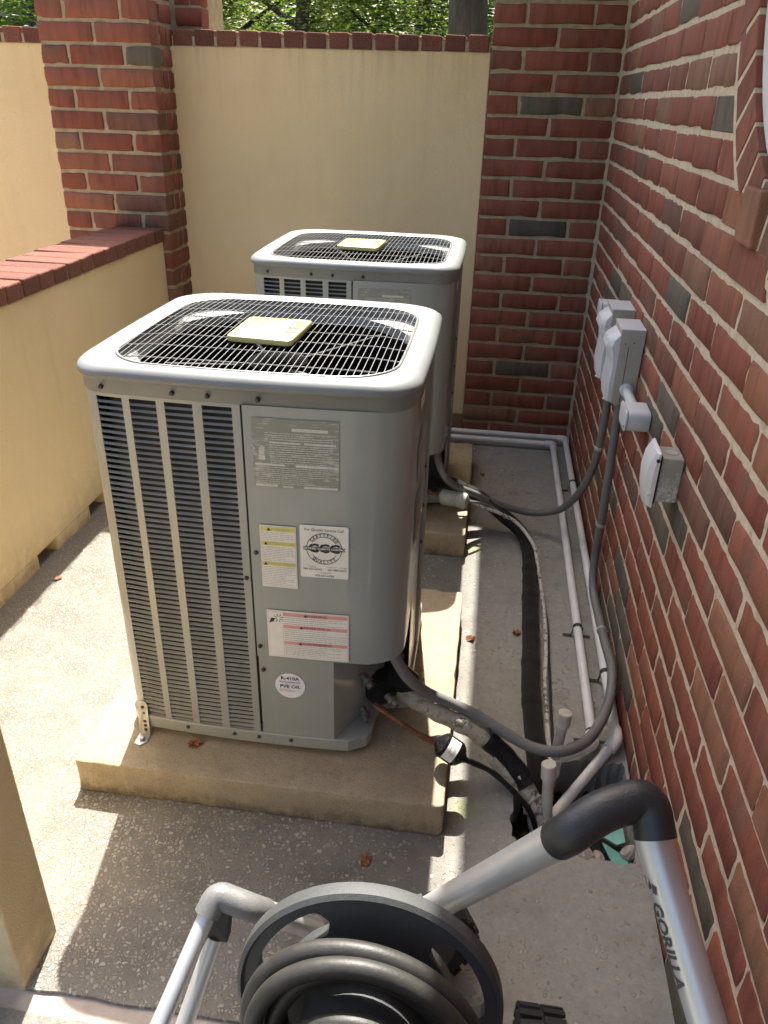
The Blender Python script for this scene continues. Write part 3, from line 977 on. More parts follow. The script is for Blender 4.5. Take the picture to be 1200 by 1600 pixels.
# ---- air conditioners
BX, BY, SY = 0.02, 0.05, 0.953
def fpr(a, b, radii, m=10, n=7):
    """bowed rounded square, counter-clockwise from the front left corner; radii: fl, fr, br, bl"""
    out = []
    cs = [(-1, -1, 180), (1, -1, 270), (1, 1, 0), (-1, 1, 90)]
    raw = []
    for (sx, sy, a0), r_ in zip(cs, radii):
        for k in range(n + 1):
            an = R(a0 + 90 * k / n)
            raw.append((sx * (a - r_) + r_ * math.cos(an), sy * (a - r_) + r_ * math.sin(an)))
    pts = []
    for i, p in enumerate(raw):
        q = raw[(i + 1) % len(raw)]
        d = math.hypot(q[0] - p[0], q[1] - p[1])
        k = m if d > a * 0.6 else 1
        for j in range(k):
            t = j / k
            pts.append((p[0] + (q[0] - p[0]) * t, p[1] + (q[1] - p[1]) * t))
    for x, y in pts:
        out.append((x * (1 + BX * (1 - min(1, (y / a) ** 2))), y * SY * (1 + BY * (1 - min(1, (x / a) ** 2)))))
    return out

BA, BB = 0.3105, 0.02          # body half width before the bow, bow
RFL = 0.058
def yfront(x):
    """front sheet of the body at x (local)"""
    e = BA - RFL
    if x < -e:
        d = min(RFL, -x - e)
        y0 = -e - math.sqrt(max(0.0, RFL * RFL - d * d))
    else:
        y0 = -BA
    return y0 * SY * (1 + BY * (1 - min(1, (x / BA) ** 2)))
def nfront(x):
    d = 0.002
    return math.atan2(yfront(x + d) - yfront(x - d), 2 * d)

ZP = 0.09
LCOL = [(-0.270, -0.219), (-0.2045, -0.1525), (-0.1365, -0.083), (-0.0655, -0.0095)]
LZ0, LZ1, LP = 0.139, 0.907, 0.012
_lv = {}
def louver_mesh(w):
    key = round(w, 3)
    if key in _lv: return _lv[key]
    mb = MB()
    us = [-1, -0.96, -0.88, -0.3, 0.3, 0.85, 0.95, 1]
    ee = [0, 0.6, 1, 1, 1, 0.95, 0.55, 0]
    rows = [(0.19, 1.0), (0.12, 0.72), (0.05, 0.34), (0.0, 0.0), (-0.03, -0.14)]
    for v, dp in rows:
        for u, e in zip(us, ee):
            zt = (v - 0.5) * LP if v >= 0 else -0.5 * LP - 0.0004
            # ends curve down to meet the sheet
            mb.v.append((u * w / 2, 0.0056 * dp * (0.2 + 0.8 * e), zt + (1 - e) ** 2 * LP * 2.2 * max(0, v)))
    n = len(us)
    for j in range(len(rows) - 1):
        for i in range(n - 1):
            a = j * n + i
            mb.f.append((a, a + 1, a + n + 1, a + n))
    _lv[key] = mb.mesh('louver', 'louver_paint', smooth=70)
    return _lv[key]

_scr = []
def screw_mesh():
    if not _scr:
        mb = MB().lathe([(0.0005, 0.0035), (0.0028, 0.0032), (0.0042, 0.002), (0.0046, 0.0), (0.0046, -0.002)], (0, 0, 0), (0, -1, 0), 10)
        _scr.append(mb.mesh('screw', 'screw_dark', smooth=True))
    return _scr[0]
def screw(parent, x, z, y=None):
    return link('screw', screw_mesh(), parent, (x, (yfront(x) if y is None else y) - 0.001, z - ZP))

def sheet_front(mb, xs, z0, z1, off=0.0, holes=(), zb=None):
    """curved sheet over the front between stations xs; holes: (x0,x1,z0,z1)"""
    zs = sorted({z0, z1} | {z for h in holes for z in h[2:]})
    k = len(mb.v)
    for z in zs:
        for x in xs: mb.v.append((x, yfront(x) - off, z - ZP))
    n = len(xs)
    for j in range(len(zs) - 1):
        for i in range(n - 1):
            xm, zm = (xs[i] + xs[i + 1]) / 2, (zs[j] + zs[j + 1]) / 2
            if any(h[0] < xm < h[1] and h[2] < zm < h[3] for h in holes): continue
            a = k + j * n + i
            mb.f.append((a, a + 1, a + n + 1, a + n))

def plate_text(mb, body, x, z, size, y, bold=0.0, sx=1.0, slope=0.0, align='CENTER'):
    vs, fs = text_mesh(body, size, align, bold, sx)
    mb.add([(x + u, y(x + u) if callable(y) else y, z + v + slope * u) for u, v in vs], fs)

def sticker(parent, name, mat, x0, x1, z0, z1, off, label=None, rad=0.0):
    mb = MB()
    n = 8
    xs = [x0 + (x1 - x0) * i / n for i in range(n + 1)]
    if rad <= 0:
        sheet_front(mb, xs, z0, z1, off)
    else:
        cx, cz = (x0 + x1) / 2, (z0 + z1) / 2
        ring = []
        for k in range(40):
            a = 2 * math.pi * k / 40
            c, s_ = math.cos(a), math.sin(a)
            if rad == 1:
                px, pz = cx + (x1 - x0) / 2 * c, cz + (z1 - z0) / 2 * s_
            else:
                px = cx + math.copysign((x1 - x0) / 2 - rad, c) + rad * c
                pz = cz + math.copysign((z1 - z0) / 2 - rad, s_) + rad * s_
            ring.append((px, yfront(px) - off, pz - ZP))
        mb.add(ring, [tuple(range(40))])
    o = mb.build(name, mat, parent)
    if label: o['label'] = label
    return o

def text_rows(parent, mat, x0, x1, z_hi, z_lo, n, off, seed, h=0.0011):
    """rows of print too small to read: broken dashes"""
    rnd = random.Random(seed)
    mb = MB()
    for k in range(n):
        z = z_hi + (z_lo - z_hi) * (k + 0.5) / n
        x = x0
        end = x1 - (x1 - x0) * rnd.choice((0.0, 0.02, 0.05, 0.3))
        while x < end - 0.002:
            w = rnd.uniform(0.003, 0.011)
            e = min(end, x + w)
            y0, y1 = yfront(x) - off, yfront(e) - off
            mb.add([(x, y0, z - h / 2 - ZP), (e, y1, z - h / 2 - ZP), (e, y1, z + h / 2 - ZP), (x, y0, z + h / 2 - ZP)], [(0, 1, 2, 3)])
            x = e + rnd.uniform(0.0012, 0.002)
    mb.build('small_print', mat, parent)

def print_on(parent, mat, items, off, name='lettering'):
    for it in items:
        mb = MB()
        body, x, z, size = it[:4]
        kw = it[4] if len(it) > 4 else {}
        plate_text(mb, body, x, z - ZP, size, lambda u: yfront(u) - off, **kw)
        o = mb.build(name, mat, parent)
    return o

def arc_text(mb, body, cx, cz, rad, a_mid, step, size, off, inside=False, bold=0.0):
    n = len(body)
    for i, ch in enumerate(body):
        a = a_mid + (-1 if not inside else 1) * (i - (n - 1) / 2) * step
        vs, fs = text_mesh(ch, size, 'CENTER', bold)
        rot = a - math.pi / 2 if not inside else a + math.pi / 2
        c, s_ = math.cos(rot), math.sin(rot)
        px, pz = cx + rad * math.cos(a), cz + rad * math.sin(a)
        mb.add([(px + u * c - v * s_, yfront(px + u * c - v * s_) - off, pz + u * s_ + v * c - ZP) for u, v in vs], fs)

def flat_shape(parent, name, mat, polys, off, split=False):
    mb = MB()
    out = None
    for pl in polys:
        if len(pl) == 4 and pl[0][0] == pl[3][0] and pl[1][0] == pl[2][0] and pl[1][0] - pl[0][0] > 0.012:
            if split: mb = MB()
            sheet_front(mb, [pl[0][0] + (pl[1][0] - pl[0][0]) * i / 8 for i in range(9)], pl[0][1], pl[2][1], off)
            if split: out = mb.build(name, mat, parent)
        else:
            mb.add([(x, yfront(x) - off, z - ZP) for x, z in pl], [tuple(range(len(pl)))])
    return out if split else mb.build(name, mat, parent)
def annulus(cx, cz, r0, r1, a0=0, a1=360, n=40):
    out = []
    for k in range(n):
        t0, t1 = R(a0 + (a1 - a0) * k / n), R(a0 + (a1 - a0) * (k + 1) / n)
        out.append([(cx + r0 * math.cos(t0), cz + r0 * math.sin(t0)), (cx + r1 * math.cos(t0), cz + r1 * math.sin(t0)), (cx + r1 * math.cos(t1), cz + r1 * math.sin(t1)), (cx + r0 * math.cos(t1), cz + r0 * math.sin(t1))])
    return out
def rect(x0, x1, z0, z1):
    return [(x0, z0), (x1, z0), (x1, z1), (x0, z1)]
def tri(x, z, s_):
    return [(x - s_ * 0.6, z - s_ * 0.5), (x + s_ * 0.6, z - s_ * 0.5), (x, z + s_ * 0.55)]

def make_unit(label, cx, cy, near):
    t = empty('air_conditioner', (cx, cy, ZP))
    tag(t, label, 'air conditioner', 'outdoor condensing units')
    z = lambda v: v - ZP
    # base pan: notched at the valve corner
    ring = fpr(BA + 0.004, BB, (RFL, 0.06, 0.06, 0.06))
    pan = []
    for x, y in ring:
        if y < -0.16 and x > 0.243:
            continue
        pan.append((x, y))
    k = max(range(len(pan)), key=lambda i: pan[i][0] if pan[i][1] < -0.2 else -9)
    pan = pan[:k + 1] + [(0.243, -0.285), (0.250, -0.265), (0.250, -0.20), (0.262, -0.16)] + pan[k + 1:]
    mb = MB(); mb.prism(pan, z(0.108), z(0.140))
    mb.build('base_pan', 'unit_paint', t, bevel=0.003)
    # feet
    for fx, fy in ((-0.22, -0.20), (0.17, -0.20), (-0.22, 0.22), (0.22, 0.22)):
        MB().lathe([(0.03, 0), (0.03, 0.018)], (fx, fy, 0), (0, 0, 1), 14).build('foot', 'rubber', t)
    # coil inside
    def coil_line(d):
        pts = [(x, y) for x, y in fpr(BA - d, BB, (0.06,) * 4)]
        return [(x, y) if not (x > 0.14 and y < 0.0) else (min(x, 0.14) if y < -0.14 else x, y if y > -0.27 + d else y) for x, y in pts]
    o0, o1 = coil_line(0.024), coil_line(0.030)
    mb = MB().rings([[(x, y, z(0.141)) for x, y in o0], [(x, y, z(0.911)) for x, y in o0], [(x, y, z(0.911)) for x, y in o1], [(x, y, z(0.141)) for x, y in o1]])
    mb.build('coil', 'coil', t)
    # louvered front panel
    xs = sorted(set([-0.3095, -0.308, -0.305, -0.300, -0.292, -0.282, -0.262, -0.25, -0.24, -0.23] + [c for p in LCOL for c in p] + [(p[0] + p[1]) / 2 for p in LCOL] + [0.0055]))
    holes = [(p[0], p[1], LZ0, LZ1) for p in LCOL]
    mb = MB(); sheet_front(mb, xs, 0.122, 0.915, 0.0, holes)
    # left side and half the back
    fp = fpr(BA, BB, (RFL, 0.066, 0.06, 0.06))
    lp = fpr(BA, BB, (RFL, 0.066, 0.06, 0.06))
    i0 = max(range(len(lp)), key=lambda i: (lp[i][1] if lp[i][0] < -0.2 else -9))
    side = [(-0.3095, yfront(-0.3095))] + sorted([p for p in lp if p[0] < -0.3096 and -0.245 < p[1] < 0.235], key=lambda p: p[1])
    back = sorted([p for p in lp if p[1] > 0.235], key=lambda p: p[0])
    side = side + back
    kk = len(mb.v); ns = len(side)
    for zz in (0.122, 0.915):
        mb.v += [(x, y, z(zz)) for x, y in side]
    for i in range(ns - 1):
        mb.f.append((kk + i, kk + i + 1, kk + ns + i + 1, kk + ns + i))
    panel = mb.build('louver_panel', 'unit_paint', t, smooth=50)
    rows = int(round((LZ1 - LZ0) / LP))
    rest = MB()
    for (x0, x1) in LCOL:
        xm = (x0 + x1) / 2
        me_ = louver_mesh(x1 - x0)
        ang = math.atan2(yfront(x1) - yfront(x0), x1 - x0)
        ym = (yfront(x0) + yfront(x1)) / 2 - 0.0003
        for r_ in range(rows):
            zc = LZ1 - (r_ + 0.5) * LP
            if near or r_ < 9:
                link('louver', me_, panel, (xm, ym, z(zc)), (0, 0, ang))
            else:
                M = Matrix.Translation((xm, ym, z(zc))) @ Matrix.Rotation(ang, 4, 'Z')
                rest.add([M @ v.co for v in me_.vertices], [tuple(p.vertices) for p in me_.polygons])
    if not near:
        o = rest.build('louver_rows', 'louver_paint', panel, smooth=70); o['kind'] = 'stuff'
    # service panel: front right and round the corner on the right side
    fr = [p for p in fp if p[1] < -0.1 and p[0] > 0.011]
    fr.sort(key=lambda p: math.atan2(p[1], p[0]))
    path = [(0.0105, yfront(0.0105) - 0.004)] + [(x, y * 1.0 - (0.003 if x < 0.25 else 0.0)) for x, y in fr if x > 0.012 and y < -0.21] + [(x, y) for x, y in fr if y >= -0.21]
    xr = BA * (1 + BB)
    path += [(BA * (1 + BB * (1 - (yy / BA) ** 2)), yy) for yy in (-0.05, 0.0, 0.06)]
    mb = MB()
    zb = []
    for x, y in path:
        zb.append(0.357 if y < -0.20 else 0.357 + (y + 0.20) / 0.26 * 0.24)
    n = len(path)
    mb.v += [(x, y, z(b)) for (x, y), b in zip(path, zb)] + [(x, y, z(0.915)) for x, y in path]
    ins = 0.004
    # turned-in lower lip gives the sheet its edge
    mb.v += [(x * 0.985, y * 0.985, z(b)) for (x, y), b in zip(path, zb)]
    for i in range(n - 1):
        mb.f.append((i, i + 1, n + i + 1, n + i))
        mb.f.append((2 * n + i, 2 * n + i + 1, i + 1, i))
    kk = len(mb.v)
    x0_, y0_ = path[0]
    mb.v += [(x0_, y0_, z(0.357)), (x0_, y0_ + 0.006, z(0.357)), (x0_, y0_ + 0.006, z(0.915)), (x0_, y0_, z(0.915))]
    mb.f.append((kk, kk + 1, kk + 2, kk + 3))
    service = mb.build('service_panel', 'unit_paint', t, smooth=50)
    # right rear panel
    rp = sorted([p for p in fp if p[0] > 0.28 and p[1] > -0.06 and p[1] < 0.24], key=lambda p: p[1])
    rp = [(BA * (1 + BB * (1 - (0.0 / BA) ** 2)) - 0.006, -0.07)] + [(x - 0.004, y) for x, y in rp]
    rp += sorted([p for p in fp if p[1] > 0.24 and p[0] > 0], key=lambda p: -p[0])
    mb = MB(); n = len(rp)
    mb.v += [(x, y, z(0.122)) for x, y in rp] + [(x, y, z(0.915)) for x, y in rp]
    for i in range(n - 1): mb.f.append((i, i + 1, n + i + 1, n + i))
    mb.build('rear_panel', 'unit_paint', t, smooth=50)
    # seam strips standing proud on the right side
    for yy, w in ((0.075, 0.010), (0.11, 0.006)):
        x = BA * (1 + BB * (1 - (yy / BA) ** 2))
        MB().box(x - 0.004, x + 0.005, yy - w / 2, yy + w / 2, z(0.125), z(0.912)).build('corner_trim', 'unit_paint', t, bevel=0.0015)
    # lower front panel and slanted wall of the valve corner
    mb = MB()
    xs2 = [0.012 + (0.172 - 0.012) * i / 8 for i in range(9)]
    sheet_front(mb, xs2, 0.136, 0.356, 0.002)
    lower = mb.build('lower_panel', 'unit_paint', t, smooth=50)
    mb = MB()
    a, b = (0.172, yfront(0.172) - 0.002), (0.292, -0.075)
    mb.v += [(a[0], a[1], z(0.136)), (b[0], b[1], z(0.136)), (b[0], b[1], z(0.62)), (a[0], a[1], z(0.62))]
    mb.f.append((0, 1, 2, 3))
    mb.build('valve_panel', 'unit_paint', t)
    MB().add([(0.17, yfront(0.17) + 0.004, z(0.362)), (0.295, -0.26, z(0.362)), (0.305, -0.07, z(0.362))], [(0, 1, 2)]).build('partition_plate', 'black_metal', t)
    # ---- top cap
    def cap_ring(inset, zz, rad):
        a_ = 0.322 - inset
        return [(x, y, z(zz)) for x, y in fpr(a_, BB, (rad,) * 4, 10, 9)]
    prof = [(0.0155, 0.9135, 0.054), (0.0115, 0.9132, 0.056), (0.0102, 0.9145, 0.058), (0.0098, 0.938, 0.060), (0.004, 0.9415, 0.072), (0.0, 0.945, 0.075), (-0.0005, 0.951, 0.076), (0.0025, 0.958, 0.076),
            (0.009, 0.9640, 0.078), (0.019, 0.9675, 0.082), (0.029, 0.968, 0.084), (0.038, 0.9655, 0.088), (0.043, 0.9615, 0.090), (0.046, 0.9625, 0.092), (0.049, 0.9605, 0.094), (0.051, 0.952, 0.095), (0.051, 0.940, 0.095)]
    mb = MB().rings([cap_ring(*p) for p in prof])
    cap = mb.build('top_cap', 'cap_paint', t, smooth=60)
    # light corner plate down to the round fan opening
    inner = cap_ring(0.050, 0.9405, 0.095)
    circ = []
    for x, y, zz in inner:
        a_ = math.atan2(y, x); rq = min(0.292, math.hypot(x, y) * 0.985); circ.append((rq * math.cos(a_), rq * math.sin(a_), z(0.934)))
    circ2 = [(x * 0.985, y * 0.985, z(0.915)) for x, y, _ in circ]
    mb = MB().rings([inner, circ, circ2])
    mb.build('fan_orifice', 'cap_paint', t, smooth=50)
    mb = MB().rings([[(x * 0.984, y * 0.984, z(0.914)) for x, y, _ in circ], [(x * 0.97, y * 0.97, z(0.70)) for x, y, _ in circ]], True, False, True)
    mb.build('fan_shroud', 'black_metal', t)
    # fan: hub, three blades, motor
    fan = MB().lathe([(0.045, 0), (0.05, 0.01), (0.05, 0.05), (0.03, 0.06)], (0, 0, z(0.76)), (0, 0, 1), 20).build('fan', 'fan_black', t, smooth=True)
    for k in range(3):
        a0 = R(25 + 120 * k)
        mb = MB(); nu, nv = 8, 5
        for j in range(nv + 1):
            for i in range(nu + 1):
                rr_ = 0.045 + 0.18 * i / nu
                aa = a0 + (j / nv - 0.5) * R(62) * (0.75 + 0.5 * i / nu)
                mb.v.append((rr_ * math.cos(aa), rr_ * math.sin(aa), z(0.785) + 0.05 * (j / nv - 0.5)))
        for j in range(nv):
            for i in range(nu):
                q = j * (nu + 1) + i
                mb.f.append((q, q + 1, q + nu + 2, q + nu + 1))
        mb.build('fan_blade', 'fan_black', fan, smooth=60)
    MB().lathe([(0.02, 0), (0.062, 0.004), (0.065, 0.015), (0.065, 0.05), (0.03, 0.06)], (0, -0.03, z(0.86)), (0, 0, 1), 22).build('fan_motor', 'fan_black', t, smooth=True)
    for k in range(4):
        a0 = R(-52 + 90 * k)
        MB().tube([(0.06 * math.cos(a0), -0.03 + 0.06 * math.sin(a0), z(0.905)), (0.246 * math.cos(a0), 0.246 * math.sin(a0), z(0.925))], 0.005, 8).build('motor_strut', 'wire_metal' if k == 0 else 'fan_black', t, smooth=True)  # first strut kept pale, its sunlit look put into the material
    # ---- wire grille
    mb = MB()
    border = [(x, y) for x, y, _ in cap_ring(0.0515, 0, 0.094)]
    zg = z(0.9625)
    mb.tube([(x, y, zg - 0.001) for x, y in border] + [(border[0][0], border[0][1], zg - 0.001)], 0.0024, 8, False)
    def clip_y(x):
        ys_ = []
        nb_ = len(border)
        for i in range(nb_):
            p, q = border[i], border[(i + 1) % nb_]
            if (p[0] - x) * (q[0] - x) < 0:
                ys_.append(p[1] + (q[1] - p[1]) * (x - p[0]) / (q[0] - p[0]))
        return (min(ys_), max(ys_)) if len(ys_) >= 2 else None
    def clip_x(y):
        xs_ = []
        nb_ = len(border)
        for i in range(nb_):
            p, q = border[i], border[(i + 1) % nb_]
            if (p[1] - y) * (q[1] - y) < 0:
                xs_.append(p[0] + (q[0] - p[0]) * (y - p[1]) / (q[1] - p[1]))
        return (min(xs_), max(xs_)) if len(xs_) >= 2 else None
    x = -0.2645
    while x < 0.27:
        r_ = clip_y(x)
        if r_:
            n_ = 7
            mb.tube([(x, r_[0] + (r_[1] - r_[0]) * i / n_, zg + 0.006 * (1 - ((i / n_) * 2 - 1) ** 2)) for i in range(n_ + 1)], 0.00075, 6)
        x += 0.0129
    for y in [-0.222 + 0.074 * i for i in range(7)]:
        r_ = clip_x(y)
        if r_:
            h = 0.006 * (1 - (y / 0.27) ** 2)
            mb.tube([(r_[0], y, zg - 0.003), (r_[0] * 0.8, y, zg + h - 0.003), (r_[1] * 0.8, y, zg + h - 0.003), (r_[1], y, zg - 0.003)], 0.0012, 6)
    mb.build('grille', 'wire_metal', t, smooth=True)
    # ---- badge plate on the grille
    bz = z(0.972)
    out = []
    bx0, bx1, by0, by1 = -0.078, 0.064, -0.132, 0.048
    cr = [(bx0, by0 + 0.012), (bx0 + 0.004, by1 - 0.01), (bx1, by1 - 0.012), (bx1 - 0.008, by0)]
    rc = 0.014
    poly = []
    for i in range(4):
        p0, p1, p2 = Vector(cr[i - 1]), Vector(cr[i]), Vector(cr[(i + 1) % 4])
        s_, e_ = p1 + (p0 - p1).normalized() * rc, p1 + (p2 - p1).normalized() * rc
        for k in range(6):
            u = k / 5
            q = s_ * (1 - u) ** 2 + p1 * 2 * u * (1 - u) + e_ * u * u
            poly.append((q.x, q.y))
    badge = MB().prism(poly, bz - 0.002, bz + 0.010).build('badge', 'badge_cream', t, bevel=0.003, smooth=40)
    tz = bz + 0.0106
    def topflat(name, mat, polys, dz=0.0):
        mb = MB()
        for pl in polys: mb.add([(x, y, tz + dz) for x, y in pl], [tuple(range(len(pl)))])
        return mb.build(name, mat, badge)
    topflat('white_field', 'badge_white', [[(-0.010, 0.012), (0.030, -0.052), (0.030, -0.110), (-0.022, -0.030)]])
    topflat('grey_field', 'badge_grey', [[(-0.004, 0.020), (0.030, 0.020), (0.030, -0.048)]], 0.0002)
    lines = []
    for (ax, ay, bx, by) in ((-0.060, 0.026, 0.030, -0.112), (-0.066, -0.002, 0.006, -0.112), (-0.070, -0.036, -0.024, -0.112), (-0.072, -0.072, -0.046, -0.112), (0.031, -0.118, 0.031, 0.022)):
        d = Vector((bx - ax, by - ay)).normalized(); nn = Vector((-d.y, d.x)) * 0.0007
        lines.append([(ax + nn.x, ay + nn.y), (ax - nn.x, ay - nn.y), (bx - nn.x, by - nn.y), (bx + nn.x, by + nn.y)])
    topflat('engraved_line', 'badge_grey', lines, 0.0003)
    vs, fs = text_mesh('DAIKIN', 0.030, 'CENTER', 0.0006, 1.12)
    MB().add([(0.040 + v, -0.042 - u, tz + 0.0003) for u, v in vs], fs).build('lettering', 'badge_grey', badge)
    topflat('blue_mark', 'ink_blue', [[(0.036, 0.014), (0.050, 0.014), (0.050, 0.019), (0.036, 0.019)], [(0.036, 0.0225), (0.050, 0.0225), (0.043, 0.029)]], 0.0004)
    # ---- screws
    for x in (-0.255, -0.118, -0.052, 0.040):
        screw(t, x, 0.926, yfront(x) - 0.003)
    for x in (-0.165, -0.055, 0.002, 0.075):
        screw(t, x, 0.128, yfront(x) - 0.0035)
    for x, zz in ((0.021, 0.612), (-0.003, 0.548), (0.0175, 0.384), (0.0215, 0.322)):
        screw(t, x, zz, yfront(x) - (0.0045 if x > 0.01 else 0.001))
    for yy, zz in ((-0.10, 0.925), (-0.05, 0.926), (0.02, 0.926), (0.045, 0.66), (0.045, 0.56), (0.045, 0.46)):
        x = BA * (1 + BB * (1 - (yy / BA) ** 2)) + (0.0015 if zz > 0.9 else 0)
        link('screw', screw_mesh(), t, (x + 0.0005, yy, z(zz)), (0, 0, R(90)))
    # ---- worn label high on the service panel
    wl = sticker(t, 'worn_label', 'worn_label', 0.026, 0.185, 0.758, 0.894, 0.0046, 'faded torn paper label with white remains')
    wl2 = MB()
    for hx, hz, s_ in ((0.043, 0.830, 0.014),):
        pts = []
        base = (yfront(hx) - 0.0050)
        wl2.box(hx - 0.006, hx + 0.006, base, base + 0.0002, z(hz - 0.018), z(hz - 0.009))
        wl2.box(hx - 0.0055, hx + 0.005, base, base + 0.0002, z(hz - 0.008), z(hz + 0.001))
        for i, hgt in enumerate((0.007, 0.010, 0.011, 0.009)):
            xx_ = hx - 0.005 + i * 0.0029
            wl2.box(xx_, xx_ + 0.0021, base, base + 0.0002, z(hz + 0.0012), z(hz + hgt))
        zig = [(hx - 0.019, hz + 0.010), (hx - 0.013, hz + 0.004), (hx - 0.017, hz - 0.001), (hx - 0.012, hz - 0.006)]
        for p, q in zip(zig, zig[1:]):
            wl2.add([(p[0] - 0.0008, base, z(p[1])), (p[0] + 0.0008, base, z(p[1])), (q[0] + 0.0008, base, z(q[1])), (q[0] - 0.0008, base, z(q[1]))], [(0, 1, 2, 3)])
    wl2.build('hand_symbol', 'worn_white', wl)
    text_rows(wl, 'worn_white', 0.05, 0.18, 0.868, 0.852, 4, 0.0050, 31, 0.0014)
    text_rows(wl, 'worn_white', 0.058, 0.175, 0.845, 0.806, 9, 0.0050, 32, 0.0013)
    text_rows(wl, 'worn_white', 0.030, 0.17, 0.800, 0.764, 9, 0.0050, 33, 0.0012)
    flat_shape(wl, 'torn_band', 'worn_white', [rect(0.058, 0.115, 0.846, 0.8495), rect(0.122, 0.180, 0.846, 0.850), rect(0.030, 0.085, 0.8015, 0.8055), rect(0.105, 0.183, 0.801, 0.806), rect(0.10, 0.165, 0.871, 0.877), rect(0.029, 0.07, 0.7585, 0.764), rect(0.08, 0.10, 0.7585, 0.762), rect(0.12, 0.183, 0.759, 0.7635)], 0.0049)
    # side markings
    def side_sheet(name, mat, y0, y1, z0, z1, label=None, oval=False, off=0.0012):
        mb = MB()
        xs_ = lambda yy: BA * (1 + BB * (1 - (yy / BA) ** 2)) + off
        if oval:
            n_ = 28
            mb.add([(xs_((y0 + y1) / 2 + (y1 - y0) / 2 * math.cos(6.283 * k / n_)), (y0 + y1) / 2 + (y1 - y0) / 2 * math.cos(6.283 * k / n_), z((z0 + z1) / 2 + (z1 - z0) / 2 * math.sin(6.283 * k / n_))) for k in range(n_)], [tuple(range(n_))])
        else:
            mb.add([(xs_(y0), y0, z(z0)), (xs_(y1), y1, z(z0)), (xs_(y1), y1, z(z1)), (xs_(y0), y0, z(z1))], [(0, 1, 2, 3)])
        o = mb.build(name, mat, t)
        if label: o['label'] = label
        return o
    side_sheet('side_label', 'white_paper', -0.155, -0.085, 0.865, 0.892)
    side_sheet('worn_mark', 'worn_label', -0.16, -0.06, 0.70, 0.82, None, True)
    side_sheet('data_label', 'badge_grey', -0.16, -0.04, 0.565, 0.68)
    return t, service, lower

